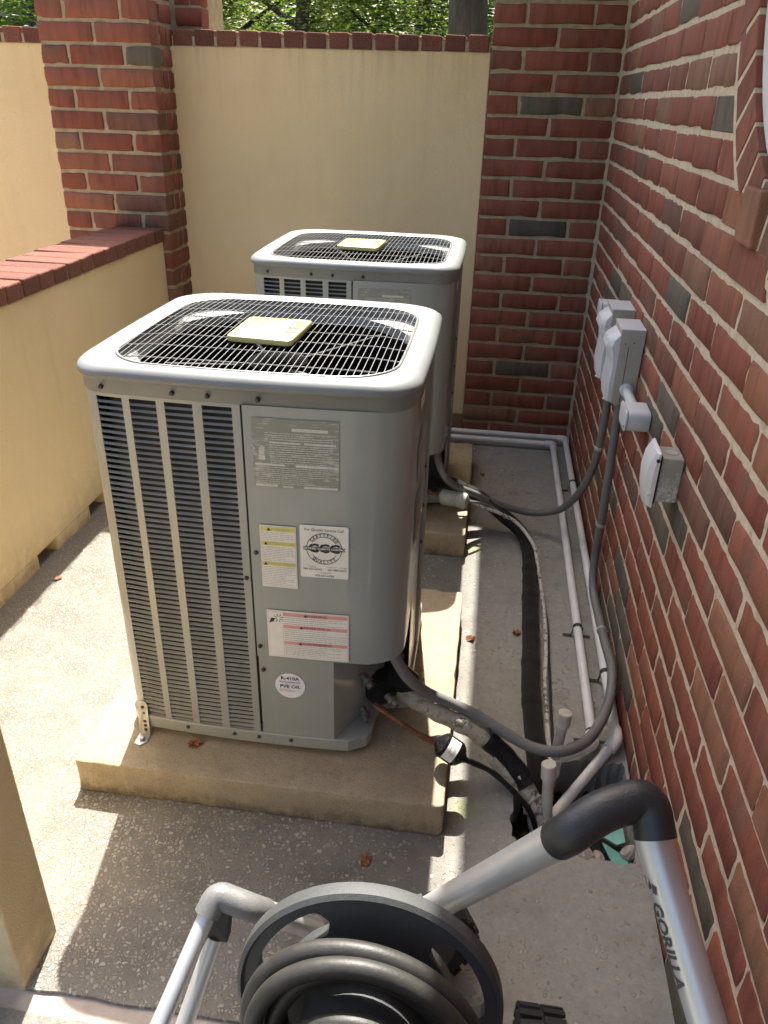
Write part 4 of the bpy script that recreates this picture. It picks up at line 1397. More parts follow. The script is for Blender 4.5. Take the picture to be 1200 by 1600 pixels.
def rating_stickers(service, lower):
    off = 0.0055
    # yellow and white warning label
    s1 = sticker(service, 'warning_label', 'white_paper', 0.031, 0.102, 0.536, 0.676, off, 'narrow white warning label with yellow bands')
    bands = [(0.6635, 0.6725), (0.632, 0.641), (0.586, 0.595)]
    flat_shape(s1, 'yellow_band', 'ink_yellow', [rect(0.0335, 0.0995, a, b) for a, b in bands], off + 0.0003, True)
    for a, b in ((0.031, 0.0318),):
        flat_shape(s1, 'border_line', 'ink_grey', [rect(0.0328, 0.0332, 0.5385, 0.674), rect(0.0998, 0.1002, 0.5385, 0.674), rect(0.0328, 0.1002, 0.5385, 0.539), rect(0.0328, 0.1002, 0.6735, 0.674)], off + 0.0002)
    print_on(s1, 'ink_grey', [(w_, 0.071, (a + b) / 2, 0.0078) for w_, (a, b) in zip(('WARNING', 'ADVERTENCIA', 'AVERTISSEMENT'), bands)], off + 0.0006)
    flat_shape(s1, 'alert_symbol', 'ink', [tri(x, (a + b) / 2, 0.007) for x, (a, b) in zip((0.049, 0.042, 0.040), bands)], off + 0.0006)
    for i, (hi, lo, n) in enumerate(((0.6625, 0.6425, 5), (0.631, 0.5965, 9), (0.585, 0.541, 11))):
        text_rows(s1, 'ink_grey', 0.0345, 0.098, hi, lo, n, off + 0.0004, 40 + i, 0.0009)
    # contractor sticker
    s2 = sticker(service, 'service_sticker', 'white_paper', 0.109, 0.203, 0.566, 0.683, off, 'white service sticker with round black emblem', rad=0.004)
    o2 = off + 0.0004
    c_ = (0.156, 0.6325)
    polys = annulus(c_[0], c_[1], 0.0335, 0.0348) + annulus(c_[0], c_[1], 0.0255, 0.0267, 30, 150) + annulus(c_[0], c_[1], 0.0255, 0.0267, 210, 330)
    flat_shape(s2, 'emblem_ring', 'ink', polys, o2)
    print_on(s2, 'ink', [('For Quality Service Call', 0.156, 0.6735, 0.0078), ('CCC', 0.156, 0.6325, 0.026, {'bold': 0.0011, 'sx': 1.12}),
                         ('386-675-6963', 0.1325, 0.5855, 0.0066), ('407-888-0678', 0.1805, 0.5855, 0.0066), ('904-551-6538', 0.156, 0.571, 0.0066)], o2)
    print_on(s2, 'ink_grey', [('Volusia', 0.1325, 0.592, 0.0054), ('Seminole - Orange', 0.180, 0.592, 0.0052), ('Jacksonville', 0.156, 0.5785, 0.0056)], o2)
    flat_shape(s2, 'emblem_band', 'ink', [rect(0.1155, 0.1965, 0.6285, 0.6365)], o2 + 0.0003)
    print_on(s2, 'white_paper', [('CERTIFIED CLIMATE CONTROL', 0.156, 0.6325, 0.0062, {'bold': 0.00015})], o2 + 0.0006)
    mb = MB()
    arc_text(mb, 'CERTIFIED', c_[0], c_[1], 0.0300, math.pi / 2, 0.235, 0.0078, o2, False, 0.0002)
    arc_text(mb, 'QUALITY', c_[0], c_[1], 0.0300, -math.pi / 2, 0.235, 0.0078, o2, True, 0.0002)
    mb.build('emblem_lettering', 'ink', s2)
    # pink and white warning label
    s3 = sticker(service, 'warning_label', 'white_paper', 0.036, 0.204, 0.362, 0.480, off, 'wide white warning label with pink bands')
    bands = [(0.4675, 0.4755), (0.4375, 0.4455), (0.3965, 0.4045)]
    flat_shape(s3, 'pink_band', 'ink_pink', [rect(0.070, 0.201, a, b) for a, b in bands], off + 0.0003, True)
    flat_shape(s3, 'border_line', 'ink_grey', [rect(0.0385, 0.039, 0.365, 0.477), rect(0.201, 0.2015, 0.365, 0.477), rect(0.0385, 0.2015, 0.365, 0.3655), rect(0.0385, 0.2015, 0.4765, 0.477), rect(0.069, 0.0695, 0.365, 0.477)], off + 0.0002)
    print_on(s3, 'ink', [(w_, 0.139, (a + b) / 2, 0.0085) for w_, (a, b) in zip(('WARNING', 'ADVERTENCIA', 'AVERTISSEMENT'), bands)], off + 0.0006)
    flat_shape(s3, 'alert_symbol', 'ink', [tri(x, (a + b) / 2, 0.007) for x, (a, b) in zip((0.116, 0.107, 0.104), bands)], off + 0.0006)
    for i, (hi, lo, n) in enumerate(((0.4665, 0.4465, 4), (0.4365, 0.4055, 6), (0.3955, 0.3685, 6))):
        text_rows(s3, 'ink_grey', 0.072, 0.199, hi, lo, n, off + 0.0004, 60 + i, 0.0011)
    # cut-hand pictogram: hand wedge and fan rays
    hx, hz = 0.052, 0.458
    polys = [[(hx - 0.012, hz - 0.010), (hx - 0.002, hz - 0.006), (hx + 0.001, hz + 0.002), (hx - 0.007, hz + 0.003)]]
    for k in range(8):
        a = k * math.pi / 4 + 0.3
        p, q = 0.004, 0.0105
        cx_, cz_ = hx + 0.008, hz + 0.003
        nx, nz = -math.sin(a) * 0.0007, math.cos(a) * 0.0007
        polys.append([(cx_ + p * math.cos(a) + nx, cz_ + p * math.sin(a) + nz), (cx_ + p * math.cos(a) - nx, cz_ + p * math.sin(a) - nz), (cx_ + q * math.cos(a) - nx, cz_ + q * math.sin(a) - nz), (cx_ + q * math.cos(a) + nx, cz_ + q * math.sin(a) + nz)])
    flat_shape(s3, 'pictogram', 'ink', polys, off + 0.0004)
    # round refrigerant sticker
    s4 = sticker(lower, 'round_sticker', 'white_round', 0.0455, 0.1105, 0.2505, 0.3175, 0.0035, 'round white refrigerant sticker', rad=1)
    print_on(s4, 'ink', [('R-410A', 0.078, 0.3035, 0.0118, {'bold': 0.0003, 'sx': 1.1}), ('PVE OIL', 0.078, 0.2815, 0.0118, {'bold': 0.0003, 'sx': 1.1}), ('REFRIGERANT', 0.078, 0.2935, 0.0066, {'sx': 1.1})], 0.0039)
    text_rows(s4, 'ink_grey', 0.055, 0.101, 0.2745, 0.267, 3, 0.0039, 71, 0.0008)
    text_rows(s4, 'ink_grey', 0.066, 0.090, 0.2895, 0.2875, 1, 0.0039, 72, 0.0008)
    text_rows(s4, 'ink_grey', 0.072, 0.085, 0.259, 0.257, 1, 0.0039, 73, 0.0008)

U1 = (-0.427, 1.572)
U2 = (-0.418, 2.665)
u1, sv1, lw1 = make_unit('nearer grey air conditioner covered in warning labels on a tan pad', *U1, True)
rating_stickers(sv1, lw1)
u2, sv2, lw2 = make_unit('farther grey air conditioner half hidden behind the nearer one', *U2, False)

# hold-down bracket on the near unit, service valves
def to_local(u, pts):
    return [(p[0] - u[0], p[1] - u[1], p[2] - ZP) for p in pts]
br = MB()
bx, by = -0.2745, yfront(-0.2745) - 0.004
poly = [(-0.012, 0.075), (-0.012, 0.0), (0.012, 0.0), (0.012, 0.075), (0.009, 0.083), (0.0, 0.087), (-0.009, 0.083)]
br.add([(bx + u + (0.075 - v) * 0.08, by - 0.001 - (0.06 - min(v, 0.06)) * 0.28, 0.003 + v) for u, v in poly] + [(bx + u + (0.075 - v) * 0.08, by + 0.001 - (0.06 - min(v, 0.06)) * 0.28, 0.003 + v) for u, v in poly],
       [tuple(range(7)), tuple(range(13, 6, -1))] + [(i, (i + 1) % 7, 7 + (i + 1) % 7, 7 + i) for i in range(7)])
bracket = br.build('bracket', 'steel', u1)
ft = [(0, 0.006), (0.026, 0.004), (0.028, -0.022), (0.014, -0.036), (0, -0.03)]
MB().prism([(bx - 0.008 + u, by - 0.017 + v) for u, v in ft], 0.0015, 0.004).build('bracket_foot', 'steel', bracket)
for dx, dz, dy in ((0.001, 0.072, -0.002), (0.003, 0.056, -0.003), (0.0055, 0.036, -0.008), (0.0065, 0.026, -0.0105), (0.0075, 0.016, -0.013)):
    link('bolt', screw_mesh(), bracket, (bx + dx, by + dy - 0.0005, dz))
MB().lathe([(0.006, 0), (0.006, 0.004), (0.004, 0.006)], (bx + 0.006, by - 0.034, 0.004), (0, 0, 1), 8).build('bolt', 'steel', bracket)

def valve(parent, p, d, r0=0.011, L=0.035):
    d = Vector(d).normalized()
    prof = [(r0 * 0.8, 0), (r0 * 0.8, L * 0.35), (r0 * 1.15, L * 0.4), (r0 * 1.15, L * 0.62), (r0 * 0.85, L * 0.66), (r0 * 0.85, L * 0.97), (r0 * 0.6, L)]
    v = MB().lathe(prof, p, d, 12).build('service_valve', 'valve_metal', parent, smooth=30)
    q = Vector(p) + d * L
    MB().lathe([(r0 * 0.35, 0), (r0 * 0.35, 0.001)], q, d, 6).build('hex_socket', 'cover_gasket', v)
for p, d in (((-0.205, 1.345, 0.262), (0.9, -0.75, -0.55)), ((-0.150, 1.352, 0.205), (0.95, -0.75, -0.25)), ((-0.205, 1.335, 0.175), (0.55, -0.9, -0.4))):
    valve(u1, to_local(U1, [p])[0], d)
# dark valve block and taped joints inside the corner
MB().lathe([(0.012, 0), (0.036, 0.01), (0.042, 0.045), (0.034, 0.085), (0.012, 0.10)], to_local(U1, [(-0.205, 1.385, 0.175)])[0], (0.8, 0.25, 0.35), 14).build('valve_body', 'foam_black', u1, smooth=True)
MB().lathe([(0.010, 0), (0.030, 0.01), (0.034, 0.05), (0.020, 0.08)], to_local(U1, [(-0.165, 1.40, 0.225)])[0], (0.95, 0.0, -0.2), 12).build('valve_body', 'foam_black', u1, smooth=True)
# rusty spiral-wrapped stub
path = spline(to_local(U1, [(-0.190, 1.330, 0.352), (-0.182, 1.338, 0.330), (-0.150, 1.365, 0.308), (-0.122, 1.39, 0.292)]), 0.002)
MB().tube(path, 0.008, 10, True, lambda i: 0.0075 + 0.0018 * math.sin(i * 1.1)).build('wrapped_tube', 'rusty', u1, smooth=True)

# ---- refrigerant lines of the nearer unit
ls = empty('refrigerant_line', (0.0, 1.37, ZP))
tag(ls, 'taped refrigerant lines with black filter drier from the nearer air conditioner', 'pipe')
inv = Matrix.Translation(-ls.location)
def part(mb, name, mat, parent, **kw):
    o = mb.build(name, mat, parent, **kw)
    o.matrix_parent_inverse = Matrix.Translation(-parent.location)
    return o
rnd = random.Random(5)
path = spline([(-0.145, 1.40, 0.205), (-0.105, 1.385, 0.185), (-0.055, 1.378, 0.160), (-0.008, 1.374, 0.140), (0.05, 1.37, 0.115), (0.10, 1.36, 0.085)], 0.006)
part(MB().tube(path, 0.02, 12, True, lambda i: 0.021 + 0.0015 * math.sin(i * 0.7)), 'taped_insulation', 'wrap_tape', ls, smooth=True)
path = spline([(0.085, 1.364, 0.098), (0.12, 1.352, 0.075), (0.155, 1.325, 0.055), (0.180, 1.300, 0.03)], 0.006)
part(MB().tube(path, 0.02, 12, True, lambda i: 0.0235 + 0.0012 * math.sin(i * 0.9)), 'foam_insulation', 'foam_black', ls, smooth=True)
path = spline([(0.110, 1.352, 0.060), (0.150, 1.322, 0.040), (0.185, 1.295, 0.015), (0.212, 1.272, -0.03), (0.225, 1.255, -0.09)], 0.008)
part(MB().tube(path, 0.02, 12, True, lambda i: 0.024 + 0.0015 * math.sin(i * 1.3)), 'painted_insulation', 'wrap_tape', ls, smooth=True)
part(MB().tube(spline([(-0.175, 1.33, 0.195), (-0.13, 1.305, 0.185), (-0.068, 1.286, 0.162), (-0.03, 1.281, 0.150)], 0.008), 0.0055, 8, True, lambda i: 0.0055 + (0.0018 if (i // 5) % 3 == 0 else 0)), 'copper_pipe', 'copper', ls, smooth=True)
dax = Vector((0.055, -0.012, -0.028)).normalized()
dc = Vector((0.003, 1.277, 0.138))
dr = part(MB().lathe([(0.006, -0.042), (0.010, -0.036), (0.024, -0.026), (0.0285, -0.020), (0.0285, 0.018), (0.024, 0.026), (0.010, 0.036), (0.006, 0.042)], dc, dax, 14), 'filter_drier', 'drier_black', ls, smooth=35)
u_ = dax.orthogonal().normalized(); w_ = dax.cross(u_)
lab = MB()
view = (Vector((0, 0, 1.4)) - dc).normalized()
va, vb = view.dot(u_), view.dot(w_)
a_mid = math.atan2(vb, va)
rings = []
for h in (-0.013, 0.012):
    rings.append([dc + dax * h + (u_ * math.cos(a_mid + R(-58 + 116 * k / 12)) + w_ * math.sin(a_mid + R(-58 + 116 * k / 12))) * 0.0290 for k in range(13)])
lab.rings(rings, False)
part(lab, 'paper_label', 'white_paper', dr)
pr = MB()
for h, a0, a1 in ((0.003, -20, 25), (0.006, -15, 30), (-0.004, 5, 20), (0.0, 10, 30), (-0.006, -30, 15)):
    pr.rings([[dc + dax * (h + e) + (u_ * math.cos(a_mid + R(a0 + (a1 - a0) * k / 6)) + w_ * math.sin(a_mid + R(a0 + (a1 - a0) * k / 6))) * 0.0293 for k in range(7)] for e in (0, 0.0012)], False)
part(pr, 'small_print', 'ink_grey', dr)
part(MB().tube(spline([(0.035, 1.270, 0.120), (0.06, 1.282, 0.100), (0.10, 1.282, 0.080), (0.145, 1.268, 0.050), (0.185, 1.258, 0.010), (0.212, 1.246, -0.05), (0.215, 1.243, -0.10)], 0.006), 0.0075, 8, True, lambda i: 0.0062 + (0.0008 if (i // 4) % 2 else 0)), 'liquid_pipe', 'foam_black', ls, smooth=True)
part(MB().tube(spline([(0.16, 1.30, 0.060), (0.19, 1.285, 0.020), (0.222, 1.262, -0.035), (0.235, 1.25, -0.09)], 0.008), 0.004, 6), 'control_wire', 'wire_white', ls, smooth=True)
part(MB().tube(fillet([(0.075, 1.395, 0.075), (0.085, 1.37, 0.135), (0.095, 1.35, 0.12), (0.09, 1.345, 0.08)], 0.01), 0.003, 6), 'cable_tie', 'strap_black', ls, smooth=True)
tie = [Vector((0.200, 1.283, -0.005)) + (Vector((0.62, 0.55, 0.2)).normalized() * math.cos(a) + Vector((-0.1, -0.3, 0.95)).normalized() * math.sin(a)) * 0.0275 for a in [6.2832 * k / 16 for k in range(17)]]
part(MB().tube(tie, 0.0028, 6, False), 'cable_tie', 'pvc_dirty', ls, smooth=True)

# ---- refrigerant lines of the farther unit
l2 = empty('refrigerant_line', (0.1, 2.5, 0.0))
tag(l2, 'black foam covered refrigerant line running along the paving from the farther air conditioner', 'pipe')
path = spline([(-0.16, 2.56, 0.20), (-0.11, 2.545, 0.185), (-0.03, 2.565, 0.150), (0.057, 2.572, 0.100), (0.12, 2.545, 0.065), (0.175, 2.50, 0.042), (0.208, 2.42, 0.032), (0.215, 2.30, 0.030),
               (0.212, 2.15, 0.030), (0.208, 2.0, 0.030), (0.206, 1.85, 0.030), (0.200, 1.65, 0.030), (0.203, 1.50, 0.032), (0.207, 1.41, 0.030), (0.214, 1.345, -0.005), (0.222, 1.31, -0.08)], 0.012)
part(MB().tube(path, 0.026, 14, True, lambda i: 0.0242 + 0.0014 * noise.noise(Vector((i * 0.35, 3, 1))) + (0.0018 if i % 13 in (0, 1, 2) else 0.0)), 'foam_insulation', 'foam_black', l2, smooth=True)
wp = spline([(-0.05, 2.50, 0.165), (0.03, 2.49, 0.125), (0.10, 2.485, 0.105), (0.17, 2.455, 0.085), (0.225, 2.36, 0.060), (0.238, 2.26, 0.045), (0.250, 2.12, 0.02), (0.255, 1.98, 0.009), (0.252, 1.85, 0.009), (0.243, 1.70, 0.009), (0.241, 1.55, 0.009), (0.240, 1.44, 0.012), (0.238, 1.40, -0.02), (0.24, 1.35, -0.1)], 0.012)
part(MB().tube(wp, 0.0065, 8, True, lambda i: 0.0062 + 0.0011 * noise.noise(Vector((i * 0.5, 0, 0)))), 'control_wire', 'wire_white', l2, smooth=True)
wp = spline([(0.05, 2.545, 0.135), (0.12, 2.50, 0.100), (0.19, 2.43, 0.075), (0.236, 2.33, 0.030), (0.246, 2.2, 0.008), (0.262, 2.0, 0.006), (0.259, 1.8, 0.006), (0.254, 1.6, 0.006), (0.252, 1.45, 0.007)], 0.012)
part(MB().tube(wp, 0.004, 6), 'control_wire', 'strap_black', l2, smooth=True)
dax2 = Vector((0.085, -0.02, 0.0)).normalized(); dc2 = Vector((-0.060, 2.455, 0.160))
d2 = part(MB().lathe([(0.008, -0.055), (0.024, -0.046), (0.028, -0.040), (0.028, 0.010), (0.0255, 0.012), (0.0255, 0.016), (0.0285, 0.018), (0.0285, 0.040), (0.024, 0.048), (0.008, 0.054)], dc2, dax2, 18), 'filter_drier', 'drier_grey', l2, smooth=35)
u_ = dax2.orthogonal().normalized(); w_ = dax2.cross(u_)
view = (Vector((0, 0, 1.4)) - dc2).normalized(); a_mid = math.atan2(view.dot(w_), view.dot(u_))
part(MB().rings([[dc2 + dax2 * h + (u_ * math.cos(a_mid + R(-30 + 60 * k / 8)) + w_ * math.sin(a_mid + R(-30 + 60 * k / 8))) * 0.0288 for k in range(9)] for h in (-0.005, 0.009)], False), 'paper_label', 'ink_grey', d2)
part(MB().tube(spline([(-0.006, 2.443, 0.160), (0.03, 2.47, 0.145), (0.075, 2.50, 0.118), (0.13, 2.50, 0.08)], 0.01), 0.0055, 8), 'copper_pipe', 'steel', l2, smooth=True)
part(MB().tube(spline([(-0.115, 2.468, 0.16), (-0.15, 2.48, 0.17), (-0.2, 2.5, 0.2)], 0.01), 0.0055, 8), 'copper_pipe', 'copper', l2, smooth=True)

# ---- electrical conduit
def conduit(label, pts, rads=0.0125):
    path = spline(pts, 0.0028)
    t = empty('flexible_conduit', tuple(path[-1]))
    tag(t, label, 'conduit', 'grey conduits to the wall boxes')
    part(MB().tube(path, rads, 12, True, lambda i: rads + (0.0007 if i % 2 else -0.0003)), 'conduit_hose', 'conduit', t, smooth=80)
    return t, path
def coupling(t, path, f, L=0.012):
    i = int(f * (len(path) - 2)); d = (path[i + 1] - path[i]).normalized()
    part(MB().lathe([(0.0135, -L / 2), (0.0155, -L / 2 + 0.002), (0.0155, L / 2 - 0.002), (0.0135, L / 2)], path[i], d, 12), 'strap_clip', 'box_grey', t, smooth=30)
c1, p1 = conduit('grey flexible conduit looping from the nearer air conditioner to the wall', [(-0.150, 1.345, 0.37), (-0.138, 1.335, 0.340), (-0.105, 1.345, 0.270), (-0.060, 1.365, 0.215), (-0.005, 1.385, 0.175), (0.06, 1.385, 0.145), (0.12, 1.365, 0.125), (0.185, 1.345, 0.108),
    (0.25, 1.345, 0.105), (0.315, 1.40, 0.095), (0.365, 1.50, 0.085), (0.395, 1.60, 0.085), (0.408, 1.70, 0.085), (0.410, 1.85, 0.058), (0.409, 2.00, 0.045), (0.404, 2.12, 0.060), (0.404, 2.175, 0.13), (0.404, 2.18, 0.22), (0.404, 2.175, 0.30), (0.403, 2.185, 0.42), (0.402, 2.195, 0.52), (0.401, 2.20, 0.62), (0.400, 2.20, 0.655)])
for f in (0.58, 0.80): coupling(c1, p1, f)
c2, p2 = conduit('grey flexible conduit looping from the farther air conditioner to the wall', [(-0.135, 2.50, 0.38), (-0.125, 2.46, 0.31), (-0.095, 2.43, 0.255), (-0.05, 2.46, 0.205), (0.008, 2.52, 0.155), (0.07, 2.545, 0.118), (0.153, 2.565, 0.085), (0.22, 2.575, 0.07), (0.273, 2.565, 0.08), (0.33, 2.52, 0.13), (0.375, 2.46, 0.24),
    (0.398, 2.43, 0.36), (0.404, 2.425, 0.50), (0.402, 2.425, 0.60), (0.40, 2.42, 0.66)])
coupling(c2, p2, 0.80)

# ---- disconnect boxes and outlet on the building wall
def rounded_yz(y0, y1, z0, z1, r_, n=4):
    out = []
    for cy, cz, a0 in ((y1 - r_, z1 - r_, 0), (y0 + r_, z1 - r_, 90), (y0 + r_, z0 + r_, 180), (y1 - r_, z0 + r_, 270)):
        for k in range(n + 1):
            a = R(a0 + 90 * k / n)
            out.append((cy + r_ * math.cos(a), cz + r_ * math.sin(a)))
    return out
def disconnect(label, y0, y1, z0, z1, fitting):
    t = empty('disconnect_box', (WX, (y0 + y1) / 2, z0))
    tag(t, label, 'switch box', 'disconnect boxes on the wall')
    xb = 0.367
    part(MB().box(xb, WX - 0.001, y0, y1, z0, z1), 'back_box', 'box_grey', t, bevel=0.002)
    part(MB().box(xb - 0.003, WX - 0.0005, y0 - 0.0025, y1 + 0.0025, z1 - 0.042, z1 + 0.003), 'hood', 'box_grey', t, bevel=0.002)
    part(MB().box(xb - 0.004, WX - 0.001, y0 - 0.003, y1 + 0.003, z1 + 0.003, z1 + 0.0055), 'hood_top', 'box_white', t, bevel=0.001)
    part(MB().box(xb + 0.022, xb + 0.0235, y0 - 0.0008, y0, z0 + 0.004, z1 - 0.044), 'seam', 'cover_gasket', t)
    # bowed lift-up cover
    rings = []
    for zz, dx in ((z0 + 0.004, 0.0), (z0 + 0.006, 0.016), (z0 + 0.05, 0.022), (z0 + 0.11, 0.018), (z1 - 0.075, 0.022), (z1 - 0.05, 0.034), (z1 - 0.03, 0.030), (z1 - 0.012, 0.006), (z1 - 0.010, 0.0)):
        ins = 0.006 + dx * 0.25
        rings.append([(xb - 0.0005, y0 + 0.002, zz), (xb - dx * 0.55, y0 + 0.003, zz), (xb - dx, y0 + ins + 0.004, zz), (xb - dx, y1 - ins - 0.004, zz), (xb - dx * 0.55, y1 - 0.003, zz), (xb - 0.0005, y1 - 0.002, zz)])
    part(MB().rings(rings, True, True, True), 'cover', 'box_white', t, smooth=35)
    part(MB().lathe([(0.006, 0), (0.0075, 0.001), (0.0075, 0.003), (0.006, 0.004)], (xb - 0.012, (y0 + y1) / 2 - 0.02, z0 + 0.004), (0, 0, -1), 10), 'lock_tab', 'box_white', t, smooth=30)
    for xx_, zz in ((xb + 0.012, z1 - 0.034), (xb + 0.035, z1 - 0.030)):
        part(MB().lathe([(0.0022, 0), (0.0022, 0.001)], (xx_, y0 - 0.0026, zz), (0, -1, 0), 8), 'screw', 'screw_dark', t)
    part(MB().lathe([(0.0175, 0), (0.0175, 0.012), (0.0155, 0.014), (0.0155, 0.02)], (0.400, (y0 + y1) / 2 - 0.005, z0), (0, 0, -1), 12), 'conduit_nut', 'box_grey', t, smooth=30)
    s_ = fitting                      # -1: towards the camera, +1: away
    ye = y0 if s_ < 0 else y1
    zf = z0 + (0.045 if s_ < 0 else 0.150)
    body_z = zf - 0.012
    pp = [(0.402, ye, zf), (0.402, ye + s_ * 0.03, zf), (0.402, ye + s_ * 0.16, zf - 0.002)]
    part(MB().tube(pp, 0.0135, 14), 'pipe_nipple', 'box_white', t, smooth=True)
    d0 = (Vector(pp[1]) - Vector(pp[0])).normalized()
    part(MB().lathe([(0.0185, 0), (0.0185, 0.016), (0.0155, 0.019)], pp[0], d0, 14), 'pipe_collar', 'box_white', t, smooth=30)
    # capped elbow body
    q = Vector(pp[2])
    poly = []
    yy0, yy1 = (q.y - 0.098, q.y + 0.002) if s_ < 0 else (q.y - 0.004, q.y + 0.075)
    lb = MB()
    prof = rounded_yz(yy0, yy1, body_z - 0.016, body_z + 0.036, 0.016)
    lb.add([(0.372, y, z_) for y, z_ in prof] + [(0.428, y, z_) for y, z_ in prof], [tuple(range(len(prof))), tuple(range(2 * len(prof) - 1, len(prof) - 1, -1))] + [(i, (i + 1) % len(prof), len(prof) + (i + 1) % len(prof), len(prof) + i) for i in range(len(prof))])
    e = part(lb, 'elbow_body', 'box_white', t, bevel=0.004, smooth=40)
    pv = MB()
    prof2 = rounded_yz(yy0 - 0.0015, yy1 + 0.0015, body_z - 0.0175, body_z + 0.0375, 0.017)
    pv.add([(0.366, y, z_) for y, z_ in prof2] + [(0.371, y, z_) for y, z_ in prof2], [tuple(range(len(prof2))), tuple(range(2 * len(prof2) - 1, len(prof2) - 1, -1))] + [(i, (i + 1) % len(prof2), len(prof2) + (i + 1) % len(prof2), len(prof2) + i) for i in range(len(prof2))])
    part(pv, 'elbow_cover', 'box_white', e, bevel=0.0015, smooth=40)
    part(MB().lathe([(0.003, 0), (0.003, 0.001)], (0.366, yy0 + 0.010, body_z - 0.004), (-1, 0, 0), 8), 'screw', 'screw_dark', e)
disconnect('grey disconnect box nearer the camera, white elbow fitting towards the camera', 2.150, 2.268, 0.655, 0.862, -1)
disconnect('grey disconnect box partly hidden behind the nearer one on the wall', 2.355, 2.475, 0.655, 0.868, 1)

t = empty('outlet_box', (WX, 1.57, 0.665))
tag(t, 'weathered grey outlet box with white flip cover on the brick wall', 'outlet')
part(MB().box(0.384, WX - 0.001, 1.530, 1.600, 0.660, 0.760), 'back_box', 'lichen_box', t, bevel=0.003)
part(MB().lathe([(0.013, 0), (0.013, 0.0012)], (0.408, 1.565, 0.760), (0, 0, 1), 14), 'knockout', 'box_grey', t)
part(MB().box(0.379, 0.384, 1.527, 1.603, 0.657, 0.764), 'gasket', 'cover_gasket', t)
rings = []
for zz, dx in ((0.650, 0.004), (0.652, 0.012), (0.68, 0.018), (0.72, 0.021), (0.752, 0.017), (0.772, 0.008), (0.774, 0.004)):
    rings.append([(0.379, 1.522, zz), (0.379 - dx * 0.45, 1.522, zz), (0.379 - dx, 1.530, zz), (0.379 - dx, 1.600, zz), (0.379 - dx * 0.45, 1.608, zz), (0.379, 1.608, zz)])
part(MB().rings(rings, True, True, True), 'flip_cover', 'window_white', t, smooth=35)
part(MB().lathe([(0.004, 0), (0.004, 0.003)], (0.374, 1.5215, 0.758), (0, -1, 0), 10), 'hinge_pin', 'screw_dark', t)
part(MB().box(0.366, 0.374, 1.520, 1.525, 0.676, 0.682), 'latch', 'window_white', t)

# ---- PVC drain pipes
PR = 0.0125
def pvc(label, legs, rises):
    t = empty('drain_pipe', legs[1])
    tag(t, label, 'pipe', 'white drain pipes along the paving')
    part(MB().tube(fillet(legs, 0.012, 4), PR, 14), 'pipe_run', 'pvc', t, smooth=True)
    return t
def elbow(t, p, a, b, mat='pvc'):
    p, a, b = Vector(p), Vector(a).normalized(), Vector(b).normalized()
    part(MB().tube(fillet([p + a * 0.034, p, p + b * 0.034], 0.016, 5), 0.0165, 14), 'elbow', mat, t, smooth=True)
d1 = pvc('white drain pipe away from the brick wall, inner of the two', [(-0.35, 3.345, 0.030), (0.347, 3.345, 0.030), (0.345, 1.462, 0.030), (0.26, 1.405, 0.024)], None)
elbow(d1, (0.347, 3.345, 0.030), (-1, 0, 0), (0, -1, 0)); elbow(d1, (0.345, 1.462, 0.030), (0, 1, 0), (-0.085, -0.057, -0.006))
part(MB().tube([(0.25, 1.398, -0.06), (0.250, 1.398, 0.030), (0.258, 1.412, 0.145)], 0.0125, 14), 'standpipe', 'pvc_dirty', d1, smooth=True)
part(MB().lathe([(0.0165, 0), (0.0165, 0.034), (0.015, 0.036)], (0.2565, 1.4095, 0.125), (0.07, 0.12, 1), 16), 'end_cap', 'pvc_dirty', d1, smooth=30)
part(MB().lathe([(0.017, 0), (0.017, 0.055)], (0.250, 1.398, -0.02), (0, 0, 1), 16), 'tee_fitting', 'pvc', d1, smooth=30)
d2_ = pvc('white drain pipe hugging the brick wall, outer of the two', [(-0.35, 3.40, 0.040), (0.404, 3.40, 0.040), (0.404, 1.485, 0.030), (0.245, 1.287, -0.045)], None)
elbow(d2_, (0.404, 3.40, 0.038), (-1, 0, 0), (0, -1, 0)); elbow(d2_, (0.404, 1.485, 0.030), (0, 1, 0), (-0.159, -0.198, -0.075))
part(MB().tube([(0.232, 1.265, -0.10), (0.232, 1.268, -0.03), (0.221, 1.283, 0.105)], 0.0125, 14), 'standpipe', 'pvc_dirty', d2_, smooth=True)
part(MB().lathe([(0.0165, 0), (0.0165, 0.036), (0.015, 0.038)], (0.2225, 1.281, 0.085), (-0.08, 0.11, 1), 16), 'end_cap', 'pvc_dirty', d2_, smooth=30)
part(MB().lathe([(0.0172, 0), (0.0172, 0.065)], (0.233, 1.266, -0.085), (-0.02, 0.03, 1), 16), 'tee_fitting', 'pvc_dirty', d2_, smooth=30)
def strap(t, x, y, z, w, wall=False):
    a = [(x - 0.040, 0.0022), (x - 0.0155, 0.0022)] + [(x - 0.0142 * math.cos(R(k)), z + 0.0142 * math.sin(R(k))) for k in range(-25, 206, 15)] + [(x + 0.0155, 0.0022), (x + (0.018 if wall else 0.040), 0.0022)]
    mb = MB()
    mb.rings([[(p[0], y - w, p[1]) for p in a], [(p[0], y + w, p[1]) for p in a]], False)
    s_ = part(mb, 'pipe_strap', 'strap_black', t, smooth=50)
strap(d1, 0.346, 1.935, 0.030, 0.007); strap(d2_, 0.404, 1.735, 0.030, 0.008, True); strap(d2_, 0.404, 2.93, 0.036, 0.008, True); strap(d1, 0.345, 1.50, 0.030, 0.005)

